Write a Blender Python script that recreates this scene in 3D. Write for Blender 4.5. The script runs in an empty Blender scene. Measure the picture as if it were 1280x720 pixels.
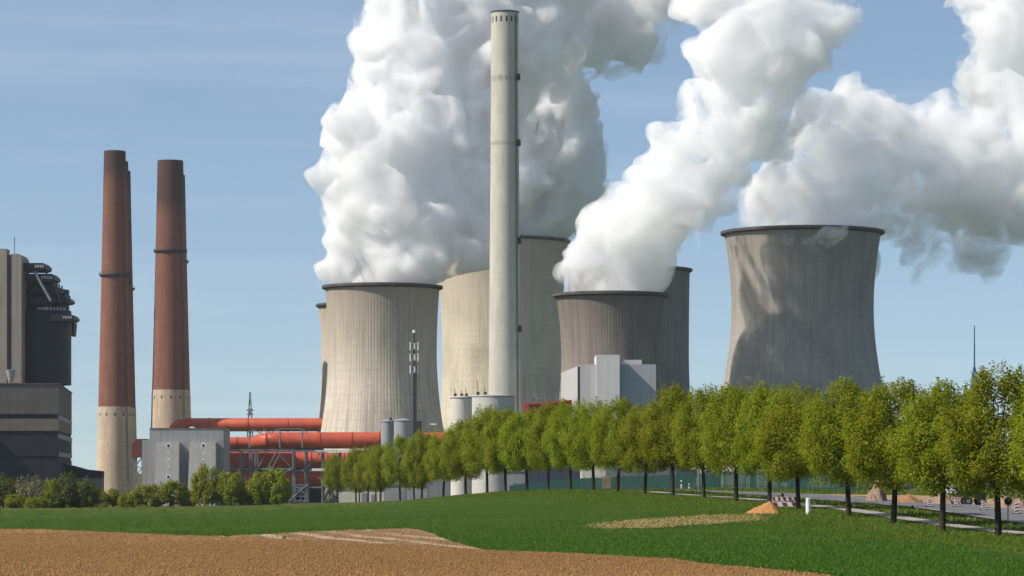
import bpy, math, random
import numpy as np
from mathutils import Vector, geometry

SC = bpy.context.scene
COL = SC.collection
R = math.radians
F = 3630.0                       # focal length in photograph pixels (1280 wide), horizon at row 590
HOR = 590.0

# ------------------------------------------------------------------ camera
cam_data = bpy.data.cameras.new('camera')
cam = bpy.data.objects.new('camera', cam_data); COL.objects.link(cam)
cam_data.sensor_width = 36.0
cam_data.lens = 36.0 * F / 1280.0
cam_data.shift_y = (HOR - 360.0) / 1280.0
cam_data.clip_start = 0.5
cam_data.clip_end = 60000
cam.location = (0, 0, 0)
cam.rotation_euler = (R(90), 0, 0)
SC.camera = cam

# ------------------------------------------------------------------ sky, sun, exposure
SUN_AZ = Vector((-0.95, -0.31, 0)).normalized()     # horizontal direction towards the sun
SUN_EL = R(43)
world = bpy.data.worlds.new('World'); SC.world = world
world.use_nodes = True
nt = world.node_tree
for n in list(nt.nodes): nt.nodes.remove(n)
out = nt.nodes.new('ShaderNodeOutputWorld')
bg = nt.nodes.new('ShaderNodeBackground'); bg.inputs['Strength'].default_value = 0.116
sky = nt.nodes.new('ShaderNodeTexSky'); sky.sky_type = 'NISHITA'; sky.sun_disc = False
sky.sun_elevation = SUN_EL
sky.sun_rotation = math.atan2(SUN_AZ.x, SUN_AZ.y)
sky.altitude = 100; sky.air_density = 1.0; sky.dust_density = 0.6; sky.ozone_density = 3.4
tc = nt.nodes.new('ShaderNodeTexCoord'); mp = nt.nodes.new('ShaderNodeMapping')
mp.inputs['Scale'].default_value = (1, 1, 1.05); mp.inputs['Location'].default_value = (0, 0, 0.07)   # hazy horizon band kept thin
nt.links.new(tc.outputs['Generated'], mp.inputs[0]); nt.links.new(mp.outputs[0], sky.inputs[0])
tint = nt.nodes.new('ShaderNodeMix'); tint.data_type = 'RGBA'; tint.blend_type = 'MULTIPLY'; tint.inputs[0].default_value = 1.0
tint.inputs[7].default_value = (1.07, 1.0, 0.94, 1)                    # a dry, slightly lilac spring sky
nt.links.new(sky.outputs[0], tint.inputs[6])
mp2 = nt.nodes.new('ShaderNodeMapping'); mp2.inputs['Scale'].default_value = (2.2, 2.2, 26); mp2.inputs['Rotation'].default_value = (0, R(3), 0)
cn = nt.nodes.new('ShaderNodeTexNoise'); cn.inputs['Scale'].default_value = 1.6; cn.inputs['Detail'].default_value = 6; cn.inputs['Roughness'].default_value = 0.6
cr = nt.nodes.new('ShaderNodeValToRGB'); cr.color_ramp.elements[0].position = 0.48; cr.color_ramp.elements[1].position = 0.80; cr.color_ramp.elements[1].color = (0.22, 0.22, 0.22, 1)
veil = nt.nodes.new('ShaderNodeMix'); veil.data_type = 'RGBA'; veil.inputs[7].default_value = (6.6, 6.9, 7.2, 1)      # thin streaky high cloud
nt.links.new(tc.outputs['Generated'], mp2.inputs[0]); nt.links.new(mp2.outputs[0], cn.inputs['Vector']); nt.links.new(cn.outputs[0], cr.inputs[0])
nt.links.new(cr.outputs[0], veil.inputs[0]); nt.links.new(tint.outputs[2], veil.inputs[6]); nt.links.new(veil.outputs[2], bg.inputs['Color'])
nt.links.new(bg.outputs[0], out.inputs['Surface'])

sun_d = bpy.data.lights.new('sun', 'SUN'); sun_d.energy = 4.6; sun_d.angle = R(0.5); sun_d.color = (1.0, 0.93, 0.82)
sun = bpy.data.objects.new('sun', sun_d); COL.objects.link(sun)
sdir = Vector((SUN_AZ.x * math.cos(SUN_EL), SUN_AZ.y * math.cos(SUN_EL), math.sin(SUN_EL)))
sun.rotation_euler = (-sdir).to_track_quat('-Z', 'Y').to_euler()
sun.location = (-300, 0, 400)

SC.view_settings.view_transform = 'Standard'
SC.view_settings.look = 'None'
SC.view_settings.gamma = 1.0
SC.view_settings.use_curve_mapping = False
SC.view_settings.exposure = 0.22
SC.render.engine = 'CYCLES'
cy = SC.cycles
cy.use_denoising = True
cy.denoiser = 'OPENIMAGEDENOISE'
cy.max_bounces = 26
cy.diffuse_bounces = 3
cy.glossy_bounces = 2
cy.transmission_bounces = 4
cy.volume_bounces = 22
cy.transparent_max_bounces = 8
cy.use_adaptive_sampling = True
cy.adaptive_threshold = 0.025
cy.volume_step_rate = 1.0
cy.volume_max_steps = 256
cy.sample_clamp_indirect = 6.0

# ------------------------------------------------------------------ helpers
ORIGIN = {}

def W(px, py, Y):
    return Vector(((px - 640.0) / F * Y, Y, (HOR - py) / F * Y))

def X(px, Y): return (px - 640.0) / F * Y
def Z(py, Y): return (HOR - py) / F * Y
def S(px, Y): return px / F * Y

def tag(o, label=None, cat=None, group=None, kind=None):
    if label: o['label'] = label
    if cat: o['category'] = cat
    if group: o['group'] = group
    if kind: o['kind'] = kind
    return o

def thing(name, label, cat, loc, group=None, rz=0.0):
    o = bpy.data.objects.new(name, None); COL.objects.link(o)
    o.empty_display_size = 1.0
    o.location = loc; o.rotation_euler = (0, 0, rz)
    ORIGIN[o.name] = Vector(loc)
    return tag(o, label, cat, group)

class MB:
    def __init__(self): self.v = []; self.f = []
    def add(self, vs, fs):
        b = len(self.v)
        self.v.extend([tuple(p) for p in vs]); self.f.extend([tuple(b + i for i in q) for q in fs])
        return self
    def box(self, x0, x1, y0, y1, z0, z1):
        return self.prism([(x0, y0), (x1, y0), (x1, y1), (x0, y1)], z0, z1)
    def prism(self, fp, z0, z1, top=None):
        n = len(fp); top = top or fp
        area = sum(fp[i][0] * fp[(i + 1) % n][1] - fp[(i + 1) % n][0] * fp[i][1] for i in range(n))
        if area < 0: fp = fp[::-1]; top = top[::-1]
        z1s = z1 if isinstance(z1, (list, tuple)) else [z1] * n
        vs = [(p[0], p[1], z0) for p in fp] + [(p[0], p[1], z) for p, z in zip(top, z1s)]
        fs = [tuple(range(n - 1, -1, -1)), tuple(range(n, 2 * n))]
        fs += [(i, (i + 1) % n, n + (i + 1) % n, n + i) for i in range(n)]
        return self.add(vs, fs)
    def xsec(self, pts, y0, y1):          # polygon in (x, z), pushed from y0 back to y1
        n = len(pts)
        area = sum(pts[i][0] * pts[(i + 1) % n][1] - pts[(i + 1) % n][0] * pts[i][1] for i in range(n))
        if area < 0: pts = pts[::-1]
        vs = [(p[0], y0, p[1]) for p in pts] + [(p[0], y1, p[1]) for p in pts]
        fs = [tuple(range(n)), tuple(range(2 * n - 1, n - 1, -1))]
        fs += [((i + 1) % n, i, n + i, n + (i + 1) % n) for i in range(n)]
        return self.add(vs, fs)
    def tube(self, pts, rs, n=8, caps=True):
        pts = [Vector(p) for p in pts]
        if not isinstance(rs, (list, tuple)): rs = [rs] * len(pts)
        vs = []; fs = []
        ref = None
        for i, p in enumerate(pts):
            d = (pts[min(i + 1, len(pts) - 1)] - pts[max(i - 1, 0)]).normalized()
            if ref is None:
                ref = Vector((0, 0, 1)) if abs(d.z) < 0.9 else Vector((1, 0, 0))
            u = (ref - d * ref.dot(d)).normalized(); ref = u
            w = d.cross(u)
            for k in range(n):
                a = 2 * math.pi * k / n
                vs.append(p + (u * math.cos(a) + w * math.sin(a)) * rs[i])
        for i in range(len(pts) - 1):
            for k in range(n):
                k2 = (k + 1) % n
                fs.append((i * n + k, i * n + k2, (i + 1) * n + k2, (i + 1) * n + k))
        if caps:
            fs.append(tuple(range(n - 1, -1, -1))); m = (len(pts) - 1) * n
            fs.append(tuple(m + k for k in range(n)))
        return self.add(vs, fs)
    def lathe(self, prof, c=(0, 0), n=48, cap0=False, cap1=False):
        vs = []; fs = []
        for r, z in prof:
            for k in range(n):
                a = 2 * math.pi * k / n
                vs.append((c[0] + r * math.cos(a), c[1] + r * math.sin(a), z))
        for i in range(len(prof) - 1):
            for k in range(n):
                k2 = (k + 1) % n
                fs.append((i * n + k, i * n + k2, (i + 1) * n + k2, (i + 1) * n + k))
        if cap0: fs.append(tuple(range(n - 1, -1, -1)))
        if cap1: m = (len(prof) - 1) * n; fs.append(tuple(m + k for k in range(n)))
        return self.add(vs, fs)
    def build(self, name, m, parent=None, smooth=False, loc=None):
        off = Vector((0, 0, 0))
        if parent is not None: off = ORIGIN[parent.name]
        elif loc is not None: off = Vector(loc)
        me = bpy.data.meshes.new(name)
        me.from_pydata([(p[0] - off.x, p[1] - off.y, p[2] - off.z) for p in self.v], [], self.f)
        me.materials.append(m)
        me.validate()
        if smooth:
            me.polygons.foreach_set('use_smooth', [True] * len(me.polygons))
        o = bpy.data.objects.new(name, me); COL.objects.link(o)
        ORIGIN[o.name] = off
        if parent is not None: o.parent = parent
        elif loc is not None: o.location = off
        return o

def sharp_smooth(o, ang=40):
    me = o.data
    me.polygons.foreach_set('use_smooth', [True] * len(me.polygons))
    me.set_sharp_from_angle(angle=R(ang))
    return o

def np_mesh(name, v, f, m, parent=None, loc=None):
    """v (n,3), f (k,3 or 4) as arrays"""
    me = bpy.data.meshes.new(name)
    off = np.array(loc if loc is not None else (0, 0, 0), float)
    v = np.asarray(v, float) - off
    f = np.asarray(f, np.int32)
    me.vertices.add(len(v)); me.vertices.foreach_set('co', v.astype(np.float32).ravel())
    k = f.shape[1]
    me.loops.add(f.size); me.loops.foreach_set('vertex_index', f.ravel())
    me.polygons.add(len(f))
    me.polygons.foreach_set('loop_start', np.arange(0, f.size, k, dtype=np.int32))
    me.polygons.foreach_set('loop_total', np.full(len(f), k, np.int32))
    me.update(calc_edges=True)
    if m: me.materials.append(m)
    o = bpy.data.objects.new(name, me); COL.objects.link(o)
    if parent is not None: o.parent = parent
    elif loc is not None: o.location = loc
    return o

# ------------------------------------------------------------------ materials
class NT:
    def __init__(self, name):
        self.m = bpy.data.materials.new(name); self.m.use_nodes = True
        self.t = self.m.node_tree
        for n in list(self.t.nodes): self.t.nodes.remove(n)
        self.out = self.n('ShaderNodeOutputMaterial')
    def n(self, t, **kw):
        x = self.t.nodes.new(t)
        for k, v in kw.items():
            if k.startswith('i_'):
                key = k[2:]; key = int(key) if key.isdigit() else key.replace('_', ' ')
                x.inputs[key].default_value = v
            else: setattr(x, k, v)
        return x
    def l(self, a, b): self.t.links.new(a, b)
    def coord(self, scale=(1, 1, 1), kind='Object', loc=(0, 0, 0)):
        c = self.n('ShaderNodeTexCoord'); mp = self.n('ShaderNodeMapping')
        mp.inputs['Scale'].default_value = scale; mp.inputs['Location'].default_value = loc
        self.l(c.outputs[kind], mp.inputs[0]); return mp.outputs[0]
    def noise(self, vec, scale, detail=4, rough=0.55, dist=0.0):
        x = self.n('ShaderNodeTexNoise'); x.inputs['Scale'].default_value = scale
        x.inputs['Detail'].default_value = detail; x.inputs['Roughness'].default_value = rough
        x.inputs['Distortion'].default_value = dist
        self.l(vec, x.inputs['Vector']); return x.outputs[0]
    def ramp(self, fac, stops, interp='LINEAR'):
        x = self.n('ShaderNodeValToRGB'); x.color_ramp.interpolation = interp
        e = x.color_ramp.elements
        while len(e) < len(stops): e.new(0.5)
        for el, (p, c) in zip(e, stops):
            el.position = p; el.color = (c[0], c[1], c[2], 1) if not isinstance(c, (int, float)) else (c, c, c, 1)
        self.l(fac, x.inputs[0]); return x.outputs[0]
    def mix(self, fac, a, b, mode='MIX'):
        x = self.n('ShaderNodeMix', data_type='RGBA', blend_type=mode)
        for s, v in ((x.inputs[0], fac), (x.inputs[6], a), (x.inputs[7], b)):
            if isinstance(v, (int, float)): s.default_value = v
            elif isinstance(v, tuple): s.default_value = (v[0], v[1], v[2], 1)
            else: self.l(v, s)
        return x.outputs[2]
    def math(self, op, a, b=0.0):
        x = self.n('ShaderNodeMath', operation=op)
        for s, v in ((x.inputs[0], a), (x.inputs[1], b)):
            if isinstance(v, (int, float)): s.default_value = v
            else: self.l(v, s)
        return x.outputs[0]
    def bsdf(self, color, rough=0.85, bump=None, bstr=0.4, bdist=0.1, spec=0.3, metal=0.0):
        p = self.n('ShaderNodeBsdfPrincipled')
        p.inputs['Specular IOR Level'].default_value = spec
        p.inputs['Metallic'].default_value = metal
        if isinstance(color, tuple): p.inputs['Base Color'].default_value = (*color, 1)
        else: self.l(color, p.inputs['Base Color'])
        if isinstance(rough, (int, float)): p.inputs['Roughness'].default_value = rough
        else: self.l(rough, p.inputs['Roughness'])
        if bump is not None:
            b = self.n('ShaderNodeBump'); b.inputs['Strength'].default_value = bstr; b.inputs['Distance'].default_value = bdist
            self.l(bump, b.inputs['Height']); self.l(b.outputs[0], p.inputs['Normal'])
        self.l(p.outputs[0], self.out.inputs['Surface'])
        return p

def sc(c, k): return tuple(min(0.9, v * k) for v in c)

def m_weathered(name, c, var=0.25, scale=0.15, streak=0.5, rough=0.85, panel=None, spec=0.25):
    """wall paint / concrete with blotches and vertical rain streaks; panel = joint spacing in metres (x, z)"""
    t = NT(name)
    v = t.coord()
    big = t.noise(v, scale, 5, 0.6)
    st = t.noise(t.coord((0.9, 0.9, 0.05)), 1.0, 4, 0.6)
    col = t.ramp(big, [(0.25, sc(c, 1 - var)), (0.75, sc(c, 1 + var * 0.5))])
    col = t.mix(t.math('MULTIPLY', t.ramp(st, [(0.45, 0.0), (0.75, 1.0)]), streak), col, sc(c, 0.55))
    if panel:
        g = t.n('ShaderNodeTexCoord'); sep = t.n('ShaderNodeSeparateXYZ'); t.l(g.outputs['Object'], sep.inputs[0])
        h = t.math('ADD', sep.outputs[0], sep.outputs[1])
        a = t.math('PINGPONG', h, panel[0] / 2); b = t.math('PINGPONG', sep.outputs[2], panel[1] / 2)
        j = t.math('MINIMUM', a, b)
        jm = t.ramp(j, [(0.0, 1.0), (0.12, 0.0)])
        col = t.mix(t.math('MULTIPLY', jm, 0.35), col, sc(c, 0.4))
    t.bsdf(col, rough, spec=spec)
    return t.m

def m_plain(name, c, rough=0.6, var=0.2, scale=1.0, metal=0.0, spec=0.4):
    t = NT(name); v = t.coord()
    col = t.ramp(t.noise(v, scale, 4), [(0.3, sc(c, 1 - var)), (0.7, sc(c, 1 + var))])
    t.bsdf(col, rough, metal=metal, spec=spec)
    return t.m

def m_tower(name, c, H, ribs, dark_top=0.35, stain=0.5, seed=0.0):
    """ribbed concrete shell: meridian ribs, lift rings, stains and streaks"""
    t = NT(name)
    g = t.n('ShaderNodeTexCoord'); sep = t.n('ShaderNodeSeparateXYZ'); t.l(g.outputs['Object'], sep.inputs[0])
    ang = t.math('ARCTAN2', sep.outputs[1], sep.outputs[0])
    cyl = t.n('ShaderNodeCombineXYZ')
    t.l(t.math('MULTIPLY', ang, 20.0), cyl.inputs[0]); t.l(sep.outputs[2], cyl.inputs[2]); cyl.inputs[1].default_value = seed
    def cn(sx, sz, scale, det=5):
        mp = t.n('ShaderNodeMapping'); mp.inputs['Scale'].default_value = (sx, 1, sz); t.l(cyl.outputs[0], mp.inputs[0])
        return t.noise(mp.outputs[0], scale, det, 0.62)
    rib = t.math('PINGPONG', t.math('MULTIPLY', ang, ribs / (2 * math.pi)), 0.5)
    ribm = t.ramp(rib, [(0.0, 1.0), (0.22, 0.0)])
    ring = t.math('PINGPONG', sep.outputs[2], 1.6)
    ringm = t.ramp(t.math('DIVIDE', ring, 1.6), [(0.0, 1.0), (0.25, 0.0)])
    blot = cn(0.5, 0.25, 0.25)
    strk = cn(1.0, 0.03, 0.9, 6)
    fine = cn(1.0, 1.0, 0.8, 6)
    h = t.math('DIVIDE', sep.outputs[2], H)
    col = t.ramp(blot, [(0.25, sc(c, 0.68)), (0.5, c), (0.75, sc(c, 1.2))])
    topd = t.math('MULTIPLY', t.ramp(t.math('ADD', h, t.math('MULTIPLY', t.math('SUBTRACT', blot, 0.5), 0.35)),
                  [(0.55, 0.0), (0.98, 1.0)]), dark_top)
    col = t.mix(topd, col, (c[0] * 0.42, c[1] * 0.38, c[2] * 0.36))
    sm = t.math('MULTIPLY', t.ramp(strk, [(0.46, 0.0), (0.7, 1.0)]), stain)
    col = t.mix(sm, col, (c[0] * 0.40, c[1] * 0.36, c[2] * 0.33))
    col = t.mix(t.math('MULTIPLY', t.ramp(fine, [(0.4, 0.0), (0.75, 1.0)]), 0.25), col, sc(c, 0.6))
    col = t.mix(t.math('MULTIPLY', ribm, 0.15), col, sc(c, 0.45))
    col = t.mix(t.math('MULTIPLY', ringm, 0.17), col, sc(c, 0.5))
    bump = t.math('ADD', ribm, t.math('MULTIPLY', fine, 0.4))
    t.bsdf(col, 0.9, bump, 0.3, -0.2, spec=0.15)
    return t.m

def m_brick(name, c, H, soot_from, band=None):
    t = NT(name)
    g = t.n('ShaderNodeTexCoord'); sep = t.n('ShaderNodeSeparateXYZ'); t.l(g.outputs['Object'], sep.inputs[0])
    ang = t.math('ARCTAN2', sep.outputs[1], sep.outputs[0])
    cyl = t.n('ShaderNodeCombineXYZ'); t.l(t.math('MULTIPLY', ang, 6.0), cyl.inputs[0]); t.l(sep.outputs[2], cyl.inputs[2])
    def cn(sx, sz, scale, det=5):
        mp = t.n('ShaderNodeMapping'); mp.inputs['Scale'].default_value = (sx, 1, sz); t.l(cyl.outputs[0], mp.inputs[0])
        return t.noise(mp.outputs[0], scale, det, 0.62)
    course = cn(0.15, 2.2, 0.8, 3)
    blot = cn(1, 0.3, 0.35); strk = cn(1.2, 0.04, 1.0)
    spk = cn(2, 2, 1.6, 3)
    col = t.ramp(blot, [(0.25, sc(c, 0.8)), (0.75, sc(c, 1.2))])
    col = t.mix(t.math('MULTIPLY', t.ramp(course, [(0.4, 0.0), (0.7, 1.0)]), 0.4), col, sc(c, 0.62))
    col = t.mix(t.math('MULTIPLY', t.ramp(spk, [(0.45, 0.0), (0.75, 1.0)]), 0.35), col, sc(c, 1.5))
    col = t.mix(t.math('MULTIPLY', t.ramp(strk, [(0.48, 0.0), (0.75, 1.0)]), 0.5), col, sc(c, 0.5))
    if soot_from is not None:
        hz = t.math('ADD', sep.outputs[2], t.math('MULTIPLY', t.math('SUBTRACT', strk, 0.5), 12.0))
        sm = t.math('MULTIPLY', t.ramp(t.math('DIVIDE', hz, H), [(0.42, 0.0), (0.72, 0.22), (soot_from, 0.34), (min(1, soot_from + 0.05), 1.0)]), 0.78)
        col = t.mix(sm, col, (0.045, 0.035, 0.033))
    t.bsdf(col, 0.9, spk, 0.3, 0.1, spec=0.15)
    return t.m

def m_leaf(name, c1, c2, trans=0.35):
    t = NT(name)
    geo = t.n('ShaderNodeNewGeometry'); oi = t.n('ShaderNodeObjectInfo')
    col = t.ramp(geo.outputs['Random Per Island'], [(0.0, c1), (0.55, c2), (1.0, sc(c2, 1.25))])
    hs = t.n('ShaderNodeHueSaturation')
    t.l(t.math('ADD', 0.496, t.math('MULTIPLY', oi.outputs['Random'], 0.024)), hs.inputs['Hue'])
    t.l(t.math('ADD', 0.88, t.math('MULTIPLY', oi.outputs['Random'], 0.24)), hs.inputs['Value'])
    t.l(col, hs.inputs['Color'])
    p = t.n('ShaderNodeBsdfPrincipled'); p.inputs['Roughness'].default_value = 0.6; p.inputs['Specular IOR Level'].default_value = 0.2
    t.l(hs.outputs[0], p.inputs['Base Color'])
    tr = t.n('ShaderNodeBsdfTranslucent'); t.l(hs.outputs[0], tr.inputs['Color'])
    ms = t.n('ShaderNodeMixShader'); ms.inputs[0].default_value = trans
    t.l(p.outputs[0], ms.inputs[1]); t.l(tr.outputs[0], ms.inputs[2]); t.l(ms.outputs[0], t.out.inputs['Surface'])
    return t.m

def m_steam(name, density, g=0.0, noise=None, col=0.999):
    t = NT(name)
    pv = t.n('ShaderNodeVolumePrincipled')
    pv.inputs['Color'].default_value = (col, col, col, 1)
    pv.inputs['Anisotropy'].default_value = g
    pv.inputs['Density'].default_value = density
    if noise:                       # ragged: the billows are torn by a fine fractal
        v = t.coord()
        n1 = t.noise(v, noise[0], 9, 0.70, 0.9)
        d = t.ramp(n1, [(noise[1], 0.0), (noise[2], 1.0)])
        t.l(t.math('MULTIPLY', d, density), pv.inputs['Density'])
        t.m.cycles.volume_step_rate = noise[3]
    t.l(pv.outputs[0], t.out.inputs['Volume'])
    if not noise:
        try: t.m.cycles.homogeneous_volume = True
        except Exception: pass
    return t.m

# ------------------------------------------------------------------ terrain
PC = np.array([(0,-1.9),(60,-2.6),(90,-3.2),(130,-3.5),(157,-3.52),(166,-3.44),(177,-3.17),(188,-2.9),(202,-2.5),(222,-2.33),(248,-2.05),(276,-1.92),
               (312,-1.95),(356,-2.55),(398,-3.3),(492,-5.0),(637,-6.7),(760,-9.5),(900,-11.3),(1100,-11.5),(3000,-12),(30000,-14)])
PL = np.array([(0,-1.9),(60,-2.6),(90,-3.2),(150,-3.6),(200,-4.0),(350,-5.1),(540,-7.0),(640,-8.0),(760,-10),(900,-11.3),(1100,-11.5),(3000,-12),(30000,-14)])
PR = np.array([(0,-1.9),(60,-2.6),(90,-3.2),(130,-3.4),(157,-3.2),(200,-2.7),(250,-2.2),(345,-1.95),(420,-2.6),(491,-3.3),(640,-6.4),(760,-9.3),(900,-11.3),(1100,-11.5),(3000,-12),(30000,-14)])
def _prof(P, y):
    # smoothed piecewise-linear profile
    w = 9.0
    return (np.interp(y - w, P[:, 0], P[:, 1]) + 2 * np.interp(y, P[:, 0], P[:, 1]) + np.interp(y + w, P[:, 0], P[:, 1])) / 4
def _ss(a, b, x):
    t = np.clip((x - a) / (b - a), 0, 1); return t * t * (3 - 2 * t)
def row_x(y): return 47.0 - 0.134 * y
def terr(x, y):
    x = np.asarray(x, float); y = np.asarray(y, float)
    u = x - row_x(y)
    z = _prof(PC, y)
    wl = np.interp(u, [-70, -40, -17, -7.8, -1.5], [1, .8, .46, .28, 0]); wr = _ss(6, 27, u)
    z = z + wl * (_prof(PL, y) - z) + wr * (_prof(PR, y) - z)
    z = z + 0.05 * np.sin(x * 0.21 + 1.3) * np.sin(y * 0.13) * (y < 700)
    return z
def ground_hit(px, py):
    """where the sight line through a point of the photograph meets the terrain"""
    px = np.asarray(px, float); py = np.asarray(py, float)
    if len(px) > 20000:
        return np.concatenate([ground_hit(px[i:i + 20000], py[i:i + 20000]) for i in range(0, len(px), 20000)])
    ys = np.geomspace(50.0, 800.0, 420)
    Xs = (px[:, None] - 640) / F * ys[None]; Zs = (HOR - py[:, None]) / F * ys[None]
    d = Zs - terr(Xs, np.broadcast_to(ys[None], Xs.shape))
    hit = d <= 0
    i = np.where(hit.any(1), hit.argmax(1), len(ys) - 1)
    i = np.maximum(i, 1)
    r = np.arange(len(px)); d0 = d[r, i - 1]; d1 = d[r, i]
    f = np.clip(d0 / np.where(np.abs(d0 - d1) < 1e-9, 1, d0 - d1), 0, 1)
    y = ys[i - 1] + f * (ys[i] - ys[i - 1])
    x = (px - 640) / F * y
    return np.stack([x, y, terr(x, y)], 1)
def gp(px, py):
    return Vector(ground_hit([px], [py])[0])
def gz(x, y): return float(terr(x, y))

def in_poly(P, x, y):
    c = np.zeros(len(x), bool); n = len(P); j = n - 1
    for i in range(n):
        xi, yi = P[i]; xj, yj = P[j]
        k = ((yi > y) != (yj > y)) & (x < (xj - xi) * (y - yi) / ((yj - yi) if yj != yi else 1e-9) + xi)
        c ^= k; j = i
    return c
def densify(P, step):
    o = []
    for i in range(len(P)):
        a = np.array(P[i], float); b = np.array(P[(i + 1) % len(P)], float)
        n = max(1, int(np.hypot(*(b - a)) / step))
        for k in range(n): o.append(tuple(a + (b - a) * k / n))
    return o
def ground_sheet(name, P, m, lift, sx=14, sy=2.5, jitter=0.0, seed=1):
    """a sheet draped on the terrain inside an outline"""
    rng = np.random.default_rng(seed)
    B = densify(P, 6)
    if jitter:
        B = [(x + rng.normal() * jitter * 3, y + rng.normal() * jitter) for x, y in B]
    xs = np.array([p[0] for p in B]); ys = np.array([p[1] for p in B])
    gx, gy = np.meshgrid(np.arange(xs.min(), xs.max(), sx), np.arange(ys.min(), ys.max(), sy))
    gx = gx.ravel() + rng.uniform(-.3, .3, gx.size) * sx; gy = gy.ravel() + rng.uniform(-.3, .3, gy.size) * sy
    k = in_poly(B, gx, gy)
    pts = [Vector(p) for p in B] + [Vector((a, b)) for a, b in zip(gx[k], gy[k])]
    n = len(B)
    vs, es, fs, *_ = geometry.delaunay_2d_cdt(pts, [(i, (i + 1) % n) for i in range(n)], [], 1, 1e-4)
    g = ground_hit([v[0] for v in vs], [v[1] for v in vs])
    g[:, 2] += lift
    f = np.array([q for q in fs if len(q) == 3])
    o = np_mesh(name, g, f, m)
    o.data.polygons.foreach_set('use_smooth', [True] * len(f))
    # make faces look up
    me = o.data; me.update()
    if sum(p.normal.z for p in me.polygons) < 0: me.flip_normals()
    return tag(o, kind='structure')

# --- ground materials
def m_grass(name, c1, c2, c3, scale=0.8, stretch=(1, 1, 1), patch=None):
    t = NT(name); v = t.coord(stretch)
    a = t.noise(v, scale * 0.08, 4, 0.6); b = t.noise(v, scale, 5, 0.7); f = t.noise(v, scale * 7, 3, 0.7)
    col = t.ramp(b, [(0.3, c1), (0.7, c2)])
    col = t.mix(t.ramp(a, [(0.42, 0.0), (0.68, 0.7)]), col, c3)
    col = t.mix(t.math('MULTIPLY', t.ramp(f, [(0.35, 1.0), (0.6, 0.0)]), 0.6), col, sc(c1, 0.35))
    bands = t.noise(t.coord((.02, .16, 1)), 1.0, 4, .6)          # drilling bands and thin places
    col = t.mix(t.math('MULTIPLY', t.ramp(bands, [(0.38, 1.0), (0.52, 0.0)]), .45), col, sc(c1, .8))
    col = t.mix(t.math('MULTIPLY', t.ramp(bands, [(0.55, 0.0), (0.72, 1.0)]), .4), col, sc(c3, 1.25))
    if patch:
        p = t.noise(t.coord((1, 0.4, 1), loc=(7, 3, 0)), 0.35, 5, 0.65)
        col = t.mix(t.ramp(p, [(0.60, 0.0), (0.70, 0.75)]), col, patch)
    t.bsdf(col, 0.95, t.math('ADD', f, b), 0.8, 0.15, spec=0.08)
    return t.m
def m_soil(name, c, dark, pale, sprout=None, rows=None):
    t = NT(name); v = t.coord()
    a = t.noise(v, 0.07, 4, 0.6); b = t.noise(v, 1.4, 6, 0.72); f = t.noise(v, 5.0, 4, 0.75)
    col = t.ramp(b, [(0.3, sc(c, 0.72)), (0.55, c), (0.75, pale)])
    col = t.mix(t.math('MULTIPLY', t.ramp(f, [(0.38, 1.0), (0.52, 0.0)]), 0.65), col, dark)
    col = t.mix(t.ramp(a, [(0.4, 0.0), (0.75, 0.45)]), col, sc(c, 0.8))
    if sprout:
        s = t.noise(v, 3.3, 3, 0.7)
        col = t.mix(t.ramp(s, [(0.58, 0.0), (0.68, 0.55)]), col, sprout)
    bump = t.math('ADD', t.math('MULTIPLY', b, 1.0), t.math('MULTIPLY', f, 0.5))
    if rows:
        w = t.n('ShaderNodeTexWave'); w.inputs['Scale'].default_value = rows[0]; w.inputs['Distortion'].default_value = 2.5
        w.inputs['Detail'].default_value = 3
        mp = t.n('ShaderNodeMapping'); mp.inputs['Rotation'].default_value = (0, 0, rows[1])
        c0 = t.n('ShaderNodeTexCoord'); t.l(c0.outputs['Object'], mp.inputs[0]); t.l(mp.outputs[0], w.inputs['Vector'])
        patchy = t.ramp(t.noise(t.coord((1, .5, 1)), .12, 4, .7), [(0.32, 0.0), (0.58, 1.0)])
        col = t.mix(t.math('MULTIPLY', t.ramp(w.outputs[1], [(0.5, 0.0), (0.9, 0.75)]), patchy), col, rows[2])
    t.bsdf(col, 0.95, bump, 0.9, 0.12, spec=0.08)
    return t.m

M_verge = m_grass('verge_grass', (0.060, 0.098, 0.010), (0.105, 0.140, 0.016), (0.14, 0.14, 0.03), 1.1, patch=(0.20, 0.16, 0.07))
M_field = m_grass('young_wheat', (0.040, 0.082, 0.005), (0.064, 0.120, 0.008), (0.074, 0.122, 0.010), 1.2, (1, 0.5, 1))
M_brown = m_soil('ploughed_soil', (0.36, 0.195, 0.080), (0.20, 0.10, 0.040), (0.46, 0.275, 0.13), sprout=(0.20, 0.19, 0.05))
M_till = m_soil('pale_tilled_soil', (0.30, 0.17, 0.085), (0.14, 0.075, 0.04), (0.42, 0.28, 0.16), rows=(0.13, R(-12), (0.56, 0.42, 0.28)))
M_bare = m_soil('bare_straw_soil', (0.36, 0.23, 0.10), (0.12, 0.075, 0.03), (0.56, 0.42, 0.22), sprout=(0.10, 0.12, 0.03))
M_sandy = m_soil('sandy_shoulder', (0.42, 0.28, 0.17), (0.22, 0.13, 0.07), (0.52, 0.38, 0.25))
M_sand = m_soil('orange_sand', (0.50, 0.25, 0.09), (0.30, 0.13, 0.045), (0.58, 0.33, 0.14))
M_asphalt = m_plain('asphalt', (0.15, 0.148, 0.15), 0.9, 0.15, 0.6, spec=0.2)
M_path = m_plain('pavement_concrete', (0.33, 0.29, 0.25), 0.9, 0.15, 0.8, spec=0.2)

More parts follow.
